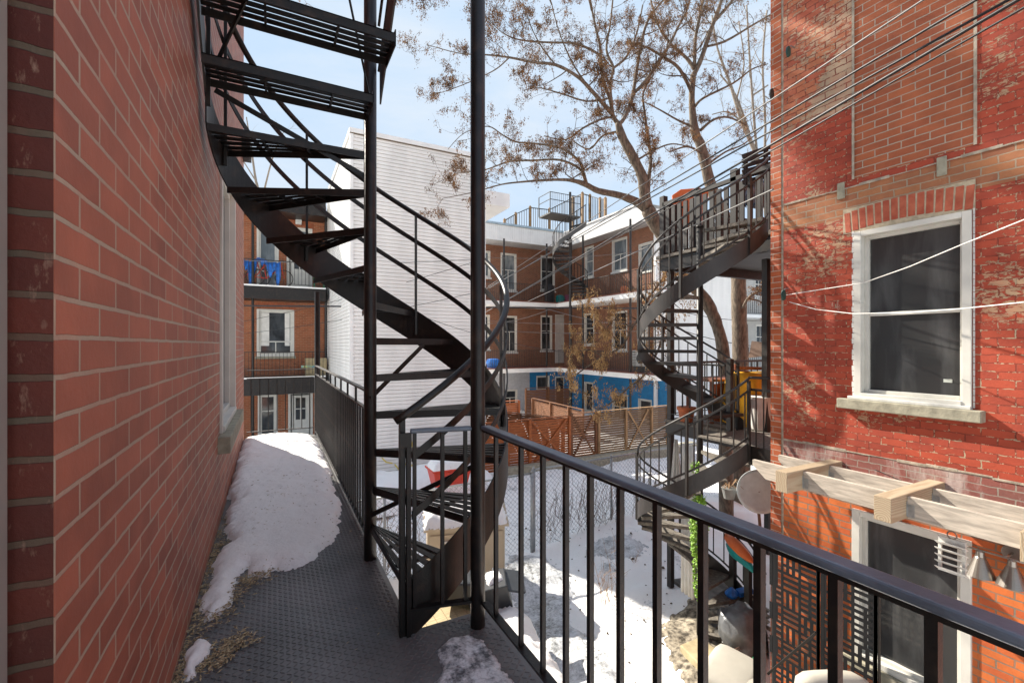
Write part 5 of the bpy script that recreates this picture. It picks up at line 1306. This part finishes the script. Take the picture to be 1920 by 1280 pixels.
railing('balcony_railing','thin black railing on the lower balcony of the side wing with the air conditioner',(XBe+.05,YBe-1.9,0),(XBe+.05,YAe-.1,0),1.05,.08,60,bsz=.018,tr=(.04,.03),mat=blackd)
railing('balcony_railing','thin black railing on the upper balcony of the side wing behind the branches',(XBe+.05,YBe-1.9,Z2),(XBe+.05,YAe-.1,Z2),1.05,.08,60,bsz=.018,tr=(.04,.03),mat=blackd)
# air conditioner
c=W(1197,658,X=XBe+.45)
ac=thing('air_conditioner','pale air conditioner unit on the lower balcony of the side wing','air conditioner',(c.x,c.y,.0))
m=MB();m.box(c.x,c.x+.35,c.y-.45,c.y+.45,.30,1.10);m.build('casing',whited,ac,bevel=.02)
n=18;m=MB();m.prism([(c.x-.004,c.y-.15+.28*math.cos(6.2832*k/n),.70+.28*math.sin(6.2832*k/n)) for k in range(n)],(-.012,0,0));m.build('fan_grille',greym,ac)
m=MB()
for k in range(9): m.box(c.x-.01,c.x-.002,c.y+.18,c.y+.42,.36+k*.08,.385+k*.08)
m.build('vent_slats',greym,ac)
m=MB();m.box(c.x+.02,c.x+.3,c.y-.4,c.y+.4,.003,.30);m.build('stand',blackd,ac)
# balcony clutter
rr=random.Random(31)
for k,(px,zz,mm_,lab,cat,sz) in enumerate([(1030,Z2,blackpl,'dark covered grill on the upper balcony of the far flats','grill',(.35,.3,1.2)),(1050,Z2,tealp,'teal storage box on the upper balcony of the far flats','box',(.3,.25,.55)),(1063,Z2,pm('pink_cloth',(.35,.08,.14),.8),'pink bundle on the upper balcony by the corner','bundle',(.2,.2,.6)),(925,0,tarp,'blue box on the lower balcony of the far flats','box',(.45,.25,.55)),(1170,Z2,terra,'terracotta pot on the upper balcony of the side wing','plant pot',(.2,.2,.4))]):
    if px<1066: c=W(px,600,Y=YAe+.5);x,y=c.x,c.y
    else: c=W(px,600,X=XBe+.4);x,y=c.x,c.y
    m=MB();n=12
    m.lathe((x,y,zz+.002),[(sz[0]*.85,0),(sz[0],sz[2]*.5),(sz[0]*.9,sz[2]*.9),(sz[0]*.5,sz[2])],10);o=m.build('balcony_'+cat.replace(' ','_'),mm_);tag(o,lab,cat)
# roof terrace with wooden posts
rt=thing('roof_terrace_railing','wooden post and black baluster railing of a roof terrace above the far flats','railing',(14,27,8.9))
def rpost(x,yb,yt,T): 
    p=W(x,yb,T=T);q=W(x,yt,T=T);m=MB();m.box(p.x-.07,p.x+.07,p.y-.07,p.y+.07,min(p.z,8.7),q.z);m.lathe((p.x,p.y,q.z),[(.09,0),(.09,.03),(.03,.08),(.01,.12)],8);m.build('post',wood_t,rt);return Vector((p.x,p.y,0)),q.z
pl=[];
for x,yb,yt,T in ((946,425,412,30),(967,424,400,31),(994,424,388,31.5),(1030,425,392,32),(1074,400,370,32),(1092,395,362,31),(1106,395,366,31),(1125,392,372,30),(1135,392,372,29)):
    pl.append(rpost(x,yb,yt,T))
for k,((p,z1),(q,z2)) in enumerate(zip(pl,pl[1:])):
    m=MB();zb_=8.9 if k<4 else 9.3
    for dzz in (-.05,): m.beam((p.x,p.y,z1+dzz),(q.x,q.y,z2+dzz),.06,.05)
    m.beam((p.x,p.y,zb_),(q.x,q.y,zb_),.05,.04);m.build('rail',blackd,rt)
    n=max(3,int((q-p).length/.16));m=MB()
    for i in range(n):
        f=(i+.5)/n;c=p.lerp(q,f);zt_=z1+(z2-z1)*f-.08;m.box(c.x-.014,c.x+.014,c.y-.014,c.y+.014,zb_,zt_)
    m.build('balusters',blackd,rt)
# spiral stair on the far flats
CCx,CCy=W(1069,560,T=26.5)[:2]
sc3=thing('spiral_staircase','small distant spiral staircase climbing to the roof terrace of the far flats','staircase',(CCx,CCy,GZ))
m=MB();m.tube([(CCx,CCy,GZ),(CCx,CCy,10.2)],.07,8);m.build('centre_column',blackd,sc3)
zf=lambda a:Z2+.0115*(a+60)
RC=1.0
for k in range(20):
    a=-60+18*k;z=zf(a)+.2
    slat_tread(CCx,CCy,.05,RC,a,a+18,z,slats=False,th=.03,edge=.05).build('tread',blackd,sc3)
A_=lambda dz_:(lambda a:zf(a)+dz_)
plate(CCx,CCy,RC,-60,300,A_(.2),A_(-.12),.02,60).build('outer_stringer',pm('pale_grey_steel',(.075,.07,.065),.5,0,.1),sc3)
m=MB();m.tube(helix(CCx,CCy,RC,-60,300,A_(1.1),60),.025,5);m.build('handrail',blackd,sc3)
for a in range(-55,300,12):
    m=MB();x,y=CCx+RC*math.cos(R(a)),CCy+RC*math.sin(R(a));m.box(x-.012,x+.012,y-.012,y+.012,zf(a)+.1,zf(a)+1.1);m.build('baluster',blackd,sc3)
tp=W(1020,400,T=26.5);m=MB();m.box(tp.x-.4,CCx+.3,CCy-.6,CCy+.6,zf(300)+.37,zf(300)+.45);m.build('top_landing',pm('pale_grey_steel_b',(.075,.07,.065),.5),sc3)
m=MB();zz=zf(300)+.45
for (x,y) in ((tp.x-.4,CCy-.6),(tp.x-.4,CCy+.6),(CCx+.3,CCy-.6)): m.box(x-.02,x+.02,y-.02,y+.02,zz,zz+1.1)
for dz_ in(1.1,.7): m.beam((tp.x-.4,CCy-.6,zz+dz_),(tp.x-.4,CCy+.6,zz+dz_),.03,.03);m.beam((tp.x-.4,CCy-.6,zz+dz_),(CCx+.3,CCy-.6,zz+dz_),.03,.03)
for k in range(14): x=tp.x-.4+k*.125;m.box(x-.008,x+.008,CCy-.608,CCy-.592,zz,zz+1.1)
m.build('landing_railing',blackd,sc3)
# ================================================================ RIGHT FAR WHITE HOUSES
YCc=YBe-.2;frC=Fr('Y',YCc,-1)
wc_=thing('white_house','white sided house behind the two tree trunks','house',(21,YCc,GZ))
xc0=W(1229,600,Y=YCc)[0];xc1=W(1386,600,Y=YCc)[0];CT=8.3
clap('Y',YCc,-1,xc0+.1,xc1,GZ,CT,.125,siding,wc_,gv=.026)
m=MB();m.box(XB+.36,xc1,YCc+.02,YCc+6,GZ,CT);m.box(xc0+.02,XB+.355,YCc+.02,YCc+.15,GZ,CT);m.build('core',siding,wc_)
m=MB();m.box(xc0-.02,xc0+.1,YCc-.03,YCc+.05,GZ,CT);m.build('corner_trim',trimw,wc_)
m=MB();m.box(xc0-.1,xc1+.1,YCc-.15,YCc+.14,CT+.001,CT+.2);m.build('roof_edge',trimw,wc_)
YG=19.6;frG=Fr('Y',YG,-1)
gsd=pm('pale_grey_siding',(.46,.45,.42),.6,0,.06,2)
gh=thing('grey_house','pale grey sided house with tall windows at the far right beside the red corner','house',(27,YG,GZ))
hG=[frG.px(*b) for b in ((1415,508,1432,558),(1417,608,1436,655))]
for (z0,z1) in ((GZ,8.4),):
    for q in rects(xc1+.01,36,z0,z1,hG): clap('Y',YG,-1,q[0],q[1],q[2],q[3],.125,gsd,gh,gv=.022)
for q in hG: window(gh,frG,*q,gm=glassd,fw=.07,rec=.10,style='sash',cas=.06,sill=True,mull=1,sm=whited)
m=MB();m.box(xc1+.01,36,YG+.35,YG+4,GZ,8.4);m.build('core',gsd,gh)
z=W(1410,590,Y=YG-1)[2];m=MB();m.box(xc1+.3,33,YG-1.2,YG-.02,z-.2,z);m.build('balcony_slab',trimw,gh)
railing('balcony_railing','fine dark mesh railing on the balcony of the pale grey house',(xc1+.3,YG-1.15,z),(31,YG-1.15,z),1.1,.1,34,bsz=.02,mat=blackd)
z3=W(1410,690,Y=YG-1)[2]
railing('balcony_railing','low dark mesh railing in front of the lower window of the pale grey house',(xc1+.3,YG-1.15,z3),(31,YG-1.15,z3),1.3,.1,34,bsz=.02,mat=blackd)
# ================================================================ CABLES
cab=[((1925,-46),(905,531),.011,'thin','uppermost service cable running from the top right down to the far flats'),]
def cable(a,b,r,lab,mat,Ta=2.6,Tb=25.,sag=.0,n=24,group=None):
    A=W(*a,T=Ta);B=W(*b,T=Tb);P=[]
    for i in range(n+1):
        f=(i/n)**2.2;q=A.lerp(B,f);q.z-=sag*4*f*(1-f);P.append(q)
    m=MB();m.tube(P,r,6);o=m.build('overhead_cable',mat,smooth=True);tag(o,lab,'cable',group)
cable((1795,-42),(915,537),.0065,'highest and thinnest overhead cable crossing the top of the red wall',wirem)
cable((1935,-62),(918,540),.009,'second black overhead cable from the top, crossing the infilled brick panel',cablem)
cable((1960,-38),(905,545),.009,'third black overhead cable from the top, parallel to the second',cablem)
cable((1960,-30),(902,590),.012,'thickest black overhead cable sweeping over the red wall',cablem)
cable((1960,-8),(902,590),.007,'lowest black overhead cable just under the thickest one',cablem)
cable((1450,355),(990,565),.009,'pale cable passing in front of the upper stair railing',wirem,Ta=4.4)
cable((430,573),(1210,578),.03,'long dark horizontal cable across the white siding house',cablem,Ta=16,Tb=17)
for (a,b,r,Ta,Tb,lab) in [((430,607),(905,486),.008,18,14.0,'thin wire rising left to right over the white siding'),((430,628),(905,545),.008,18,14.,'second thin wire rising over the white siding'),((430,486),(905,485),.010,17,14.,'level thin wire high on the white siding'),((800,596),(1060,660),.008,14,18,'thin wire dropping to the right behind the thick post'),((905,600),(1215,600),.010,18,18,'pale clothesline stretched level before the lower far balcony'),((905,616),(1215,619),.010,18,18,'second pale clothesline just below the first before the far balcony'),((905,607),(1030,580),.012,20,20,'pale wire curving up to the far balcony post'),((1030,580),(1210,610),.012,20,20,'pale wire curving down right from the far balcony post'),((430,688),(600,686),.010,19,19,'thin wire at the level of the tiny yellow plaques'),((905,482),(1210,470),.008,18,18,'faint level wire in front of the upper far windows'),((1230,600),(1440,650),.010,12,13,'dark wire sloping down behind the two trunks'),((1230,570),(1440,600),.008,12,13,'upper dark wire sloping down behind the two trunks')]:
    cable(a,b,r,lab,wirem if 'pale' in lab or 'faint' in lab or 'level' in lab else cablem,Ta=Ta,Tb=Tb,sag=.15)
# ================================================================ TREES
rt_=random.Random(77)
def makeTree(name,label,limbs,T0,trunkn,barkm,twm,dens,seedmass,lowz=None,clusters=True,group=None,seed=1,lmax=1.0,sub=3,scl=1.0):
    rg=random.Random(seed)
    l0=limbs[0][0] if isinstance(limbs[0],tuple) else limbs[0];base=W(*l0[0][:2],T=T0)
    t=thing(name,label,'tree',(base.x,base.y,GZ),group)
    tr=MB();br=MB();tw=MB();sd=MB();sg=MB();nclu=0;big=[False]
    def pxr(w,T): return w*T/F/2*(.88 if w<16 else 1)
    def cluster(c,s):
        if big[0]:
            s=rg.uniform(.05,.085);
            for _ in range(rg.randint(18,34)):
                h=rg.random();a=rg.uniform(0,6.28);r=s*(.35+.8*math.sin(math.pi*min(1,h*.9+.1)))*rg.random();q=c+Vector((math.cos(a)*r,math.sin(a)*r,-h*s*3.0))
                L=rg.uniform(.030,.046);d=Vector((rg.uniform(-.45,.45),rg.uniform(-.45,.45),-1)).normalized();e=d.cross(Vector((rg.uniform(-1,1),rg.uniform(-1,1),.1))).normalized()*L*.22
                sg.add([q,q+d*L*.6+e,q+d*L,q+d*L*.6-e],[(0,1,2,3)])
            return
        for _ in range(int(s*260)+rg.randint(0,6)):
            a=rg.uniform(0,6.28);r=s*abs(rg.gauss(0,.6));q=c+Vector((math.cos(a)*r,math.sin(a)*r,-abs(rg.gauss(0,.8))*s))
            L=rg.uniform(.020,.034)*scl;d=Vector((rg.uniform(-.7,.7),rg.uniform(-.7,.7),-1)).normalized();e=d.cross(Vector((rg.uniform(-1,1),rg.uniform(-1,1),.1))).normalized()*L*.30
            sd.add([q,q+d*L*.5+e,q+d*L,q+d*L*.5-e],[(0,1,2,3)])
    def twig(p,d,L,r,lev):
        n=5;P=[p];dd=d.copy()
        for i in range(n):
            dd=(dd+Vector((rg.uniform(-.28,.28),rg.uniform(-.28,.28),rg.uniform(-.16,.28)))).normalized();P.append(P[-1]+dd*L/n)
        tw.tube(P,[r*(1-.75*i/n) for i in range(n+1)],4 if r<.012 else 5,False)
        if lev>0:
            for i in range(1,n+1):
                for _ in range(2 if lev>1 else 1):
                    if rg.random()<.72:
                        a=Vector((rg.uniform(-1,1),rg.uniform(-1,1),rg.uniform(-.5,.9))).normalized();twig(P[i],(dd*.55+a*.8).normalized(),L*rg.uniform(.35,.6),max(.0028,r*.5),lev-1)
        if clusters and lev<=1:
            for i in ((n,) if lev else (n,3)):
                if rg.random()<(.8 if big[0] else seedmass): cluster(P[i],rg.uniform(.035,.105)*scl)
    for li,(pts,*opt) in enumerate([(l,) if isinstance(l,list) else tuple(l) for l in limbs]):
        spawn=opt[0] if opt else 1.;big[0]=len(opt)>1
        P=[];rr=[]
        for p in pts:
            x,y,w_=p[:3];T=p[3] if len(p)>3 else T0
            P.append(W(x,y,T=T));rr.append(pxr(w_,T))
        # smooth resample
        Q=[];QR=[]
        for i in range(len(P)-1):
            p0=P[max(i-1,0)];p1=P[i];p2=P[i+1];p3=P[min(i+2,len(P)-1)]
            for k in range(4):
                f=k/4;Q.append(.5*((2*p1)+(-p0+p2)*f+(2*p0-5*p1+4*p2-p3)*f*f+(-p0+3*p1-3*p2+p3)*f**3));QR.append(rr[i]*(1-f)+rr[i+1]*f)
        Q.append(P[-1]);QR.append(rr[-1])
        for i in range(len(QR)):
            QR[i]*=1+.06*rg.uniform(-1,1)
        if li<trunkn: tr.tube(Q,QR,12)
        else: MB().tube(Q,QR,8).build('limb',barkm,t,smooth=True)
        if spawn>0:
            acc=0
            for i in range(1,len(Q)):
                acc+=(Q[i]-Q[i-1]).length*dens*spawn
                if QR[i]<.055:
                    while acc>1:
                        acc-=1
                        a=Vector((rg.uniform(-1,1),rg.uniform(-1,1),rg.uniform(-.55,1.))).normalized();dd=(Q[i]-Q[i-1]).normalized()
                        twig(Q[i],(dd*.5+a).normalized(),lmax*rg.uniform(.3,1)*(.62 if big[0] else 1 if spawn>=1 else .7),max(.004,QR[i]*.45),(rg.choice((0,1)) if big[0] else rg.choice((1,sub-1,sub-1))))
                else: acc=min(acc,1)
    tr.build('trunk',barkm,t,smooth=True)
    if br.v: br.build('limbs',barkm,t,smooth=True)
    if tw.v: tw.build('twigs',twm,t)
    if sg.v: o=sg.build('seed_clusters',seedl,t);tag(o,'golden hanging seed bunches',kind='stuff')
    if sd.v: o=sd.build('seed_clusters',seedm,t);tag(o,kind='stuff')
    return t
def shade_limb_pt(yw,zw,s_,w_):  # point for added out-of-view limbs that shade the red wall
    p=Vector((5.3-s_,yw+2.75*s_,zw+2.15*s_));f=p.x*sT+p.y*cT;r=p.x*cT-p.y*sT
    return (960+F*r/f,HY-F*(p.z-H)/f,w_,f)
limbs2=[
 [(1362,1000,26),(1360,760,24),(1356,660,22),(1345,612,21),(1332,580,22),(1318,556,22),(1292,528,21),(1268,490,22),(1250,455,23),(1232,425,25),(1214,393,26)],
 [(1214,393,24),(1207,355,19),(1203,328,18),(1184,290,17),(1166,256,16),(1159,231,14)],
 [(1214,393,20),(1192,378,17),(1160,366,14,10.8),(1122,358,13,10.6),(1100,347,12,10.4),(1080,340,9,10.2),(1056,337,6,10),(1020,338,5,9.8),(980,341,4,9.6),(940,346,3,9.4),(890,360,2,9.2),(830,372,1.2,9)],
 [(1100,347,8,10.4),(1094,325,7,10.3),(1086,303,6,10.2),(1052,278,5,10.1),(999,269,4,10),(967,266,3.5,9.9),(942,253,3,9.8),(914,237,2.2,9.6),(870,250,1.6,9.5),(840,280,1.2,9.4)],
 [(1098,340,6,10.4),(1086,316,5,10.4),(1049,300,4.5,10.5),(999,301,4,10.6),(955,303,3.5,10.7),(908,319,2.6,10.8),(860,325,1.6,10.8),(815,345,1.0,10.8)],
 [(1159,231,10),(1166,228,9),(1178,206,8,11.2),(1187,175,8,11.3),(1194,131,7,11.4),(1206,66,6,11.5),(1219,31,5,11.6),(1244,0,4,11.7),(1270,-40,3,11.7)],
 [(1187,176,7,11.3),(1212,150,7,11.3),(1250,94,6,11.4),(1272,50,5,11.5),(1287,22,4,11.5),(1300,-30,3,11.5)],
 [(1159,231,10),(1150,219,9),(1144,187,8,10.8),(1131,150,7,10.7),(1125,87,6,10.6),(1119,62,5,10.5),(1110,20,4,10.4),(1095,-30,3,10.4)],
 [(1147,194,6,10.8),(1144,156,6,10.9),(1150,128,6,11),(1137,94,5,11),(1144,47,4,11),(1150,-10,3,11)],
 [(1150,128,5,11),(1175,106,5,11.1),(1194,62,4,11.2),(1205,10,3,11.3)],
 [(1150,217,8),(1130,194,8,10.6),(1108,169,8,10.4),(1083,144,7,10.2),(1042,122,6,10),(999,117,5,9.8),(955,108,4,9.6),(911,103,3,9.5),(860,100,2,9.4),(800,84,1.2,9.3)],
 [(1124,103,5,10.6),(1105,92,5,10.6),(1074,81,4.5,10.5),(1030,80,4,10.4),(974,75,3,10.3),(940,60,2,10.2),(910,30,1.5,10.2)],
 [(955,108,3,9.6),(930,130,2.4,9.5),(890,150,2,9.4),(845,168,1.6,9.3),(812,178,1,9.3)],
 [(1150,219,5),(1124,225,4.5,10.8),(1092,241,4,10.6),(1060,262,3,10.5),(1020,255,2,10.4)],
 [(1140,185,4),(1100,190,3.5,10.7),(1050,175,3,10.6),(1010,165,2,10.5),(980,170,1.4,10.4)],
 [(1108,169,4,10.4),(1080,130,3.5,10.5),(1060,90,3,10.5),(1045,50,2.4,10.5),(1035,10,2,10.5)],
 [(1042,122,3.5,10),(1020,95,3,10),(1000,60,2.4,10),(985,20,2,10),(975,-20,1.5,10)],
 [(1035,10,3,10.5),(1000,-60,6,10),shade_limb_pt(3.3,4.6,1.6,8),shade_limb_pt(2.8,4.3,2.0,9),shade_limb_pt(2.3,3.95,2.4,9),shade_limb_pt(1.9,3.7,2.8,8),shade_limb_pt(1.5,3.4,3.2,6)],
 [(1110,20,6,10.4),(1070,-90,8,9.8),shade_limb_pt(3.2,5.4,1.8,9),shade_limb_pt(2.6,5.0,2.3,10),shade_limb_pt(2.0,4.6,2.8,9),shade_limb_pt(1.4,4.3,3.3,7)],
 [shade_limb_pt(2.8,4.3,2.0,7),shade_limb_pt(3.0,3.75,2.6,8),shade_limb_pt(2.4,3.3,3.2,9),shade_limb_pt(1.9,3.0,3.6,8),shade_limb_pt(1.5,2.8,4.0,6)],
 [shade_limb_pt(2.3,3.95,2.4,5),shade_limb_pt(2.1,4.4,2.6,5),shade_limb_pt(1.7,4.9,2.9,4)],
 [shade_limb_pt(2.4,3.3,3.2,6),shade_limb_pt(2.3,2.7,4.0,7),shade_limb_pt(1.9,2.2,4.6,6),shade_limb_pt(1.6,1.8,5.0,5)],
 [shade_limb_pt(2.6,5.0,2.3,6),shade_limb_pt(2.9,4.9,2.0,6),shade_limb_pt(3.3,5.6,1.7,4)],
 [(1213,390,10),(1217,331,8),(1220,300,7,11.3),(1215,259,6,11.4),(1209,212,5,11.4),(1206,175,4,11.4),(1225,140,3,11.5)],
 [(1195,300,5),(1230,280,4,10.8),(1260,270,3,10.6),(1290,275,2,10.5)],
 [(1166,245,5),(1130,255,4.5,11.2),(1105,280,3.5,11.3),(1075,265,2.5,11.4)],
 ([(1268,492,7),(1245,520,6,10.2),(1215,560,5,9.8),(1205,585,5,9.6),(1185,615,4.5,9.5),(1165,650,4,9.4),(1130,668,3.5,9.3),(1090,695,3,9.2),(1055,720,2,9.1)],2.6,1),
 ([(1268,492,6),(1255,560,5,9.8),(1240,640,4.5,9.5),(1210,700,4.5,9.3),(1180,725,4,9.2),(1150,752,3,9.1),(1120,766,2.2,9.),(1105,745,1.6,9)],2.6,1),
 ([(1165,650,3,9.4),(1145,625,2.5,9.3),(1120,600,2,9.2),(1085,560,1.5,9.2)],2.8,1),
 ([(1185,615,3,9.5),(1150,600,2.5,9.4),(1120,640,2,9.3),(1075,640,1.5,9.2)],2.8,1),
 ([(1130,668,2.5,9.3),(1100,655,2,9.2),(1060,670,1.5,9.1)],2.8,1),
]
limbs2=[[tuple(p)+((11.,) if len(p)==3 else ()) for p in (l[0] if isinstance(l,tuple) else l)] if not isinstance(l,tuple) else ([tuple(p)+((11.,) if len(p)==3 else ()) for p in l[0]],*l[1:]) for l in limbs2]
makeTree('maple_tree','leaning yard tree with a long low limb reaching left and hanging clusters of dry seeds',limbs2,11.,2,bark,barkl,3.1,.72,seed=11,lmax=.95,sub=3)
limbs1=[
 [(1392,1000,30),(1388,655,28),(1386,600,27),(1385,540,27),(1384,500,26),(1376,445,24),(1352,395,22),(1333,350,20),(1322,305,19),(1313,270,17),(1303,247,16),(1297,187,13),(1300,140,12)],
 [(1300,142,11),(1315,110,10),(1331,62,9),(1340,37,8),(1353,0,7),(1362,-40,5)],
 [(1299,178,8),(1275,131,7,11.6),(1247,109,6,11.5),(1210,88,4,11.4),(1180,80,3,11.3)],
 [(1302,130,8),(1287,109,7,12.1),(1259,84,5,12.1),(1235,50,4,12.1),(1220,0,3,12.1)],
 [(1302,125,8),(1304,72,7,12.2),(1312,31,6,12.3),(1322,-20,4,12.3)],
 [(1338,42,7),(1375,0,5,12.2),(1395,-30,4,12.2)],
 [(1322,88,5),(1359,78,5,11.8),(1412,47,4,11.6),(1450,25,3,11.5)],
 [(1303,200,6),(1319,184,5,11.6),(1375,156,4,11.5),(1410,130,3,11.5),(1440,120,2,11.5)],
 [(1313,245,7),(1337,225,5,11.7),(1365,220,4,11.6),(1400,235,3,11.6)],
 [(1303,240,5),(1270,225,4,12),(1235,205,3,12),(1205,190,2,12)],
 [(1318,290,5),(1290,275,4,11.6),(1255,285,3,11.5)],
 [(1325,310,5),(1360,285,4,12),(1395,270,3,12),(1430,240,2,12)],
 ([(1388,590,7),(1402,560,6,11.6),(1425,545,5,11.4),(1445,537,4,11.3)],.5),
 ([(1402,560,4,11.6),(1425,565,3,11.5),(1440,580,2,11.4)],1.2),
]
limbs1=[([tuple(p)+((12.,) if len(p)==3 else ()) for p in (l[0] if isinstance(l,tuple) else l)],(l[1] if isinstance(l,tuple) else 1)) for l in limbs1]
makeTree('maple_tree','upright thick trunked tree beside the red house with high forks and dry seeds',limbs1,12.,1,bark,barkl,2.8,.55,seed=23,lmax=1.0,sub=3)
bgl=[[(1455,700,14),(1440,420,12),(1420,300,9),(1392,230,8),(1370,160,6),(1345,90,4),(1335,30,3)],[(1420,300,6),(1412,200,5),(1405,100,4),(1400,10,3)],[(1405,250,5),(1380,180,4),(1350,140,3)],[(1430,350,6),(1435,240,5),(1430,120,4),(1438,20,3)],[(1392,230,4),(1365,210,3),(1335,215,2)],[(1410,180,4),(1440,160,3)],[(1380,190,4),(1395,120,3),(1385,40,2)]]
makeTree('bare_tree','pale bare winter tree in the distance between the seeded trees and the red corner',[[tuple(p)+(19.,) for p in l] for l in bgl],19.,1,barkg,barkg,1.2,0,seed=31,lmax=1.9,sub=3,clusters=False)
bgl=[[(500,700,10),(497,420,8),(480,340,5),(470,270,3),(462,220,2)],[(490,380,4),(510,300,3),(530,250,2)],[(480,340,3),(455,300,2)]]
makeTree('bare_tree','fine leafless treetop just above the roof of the orange brown flats',[[tuple(p)+(36.,) for p in l] for l in bgl],36.,1,barkg,barkg,.7,0,seed=37,lmax=2.6,sub=2,clusters=False)
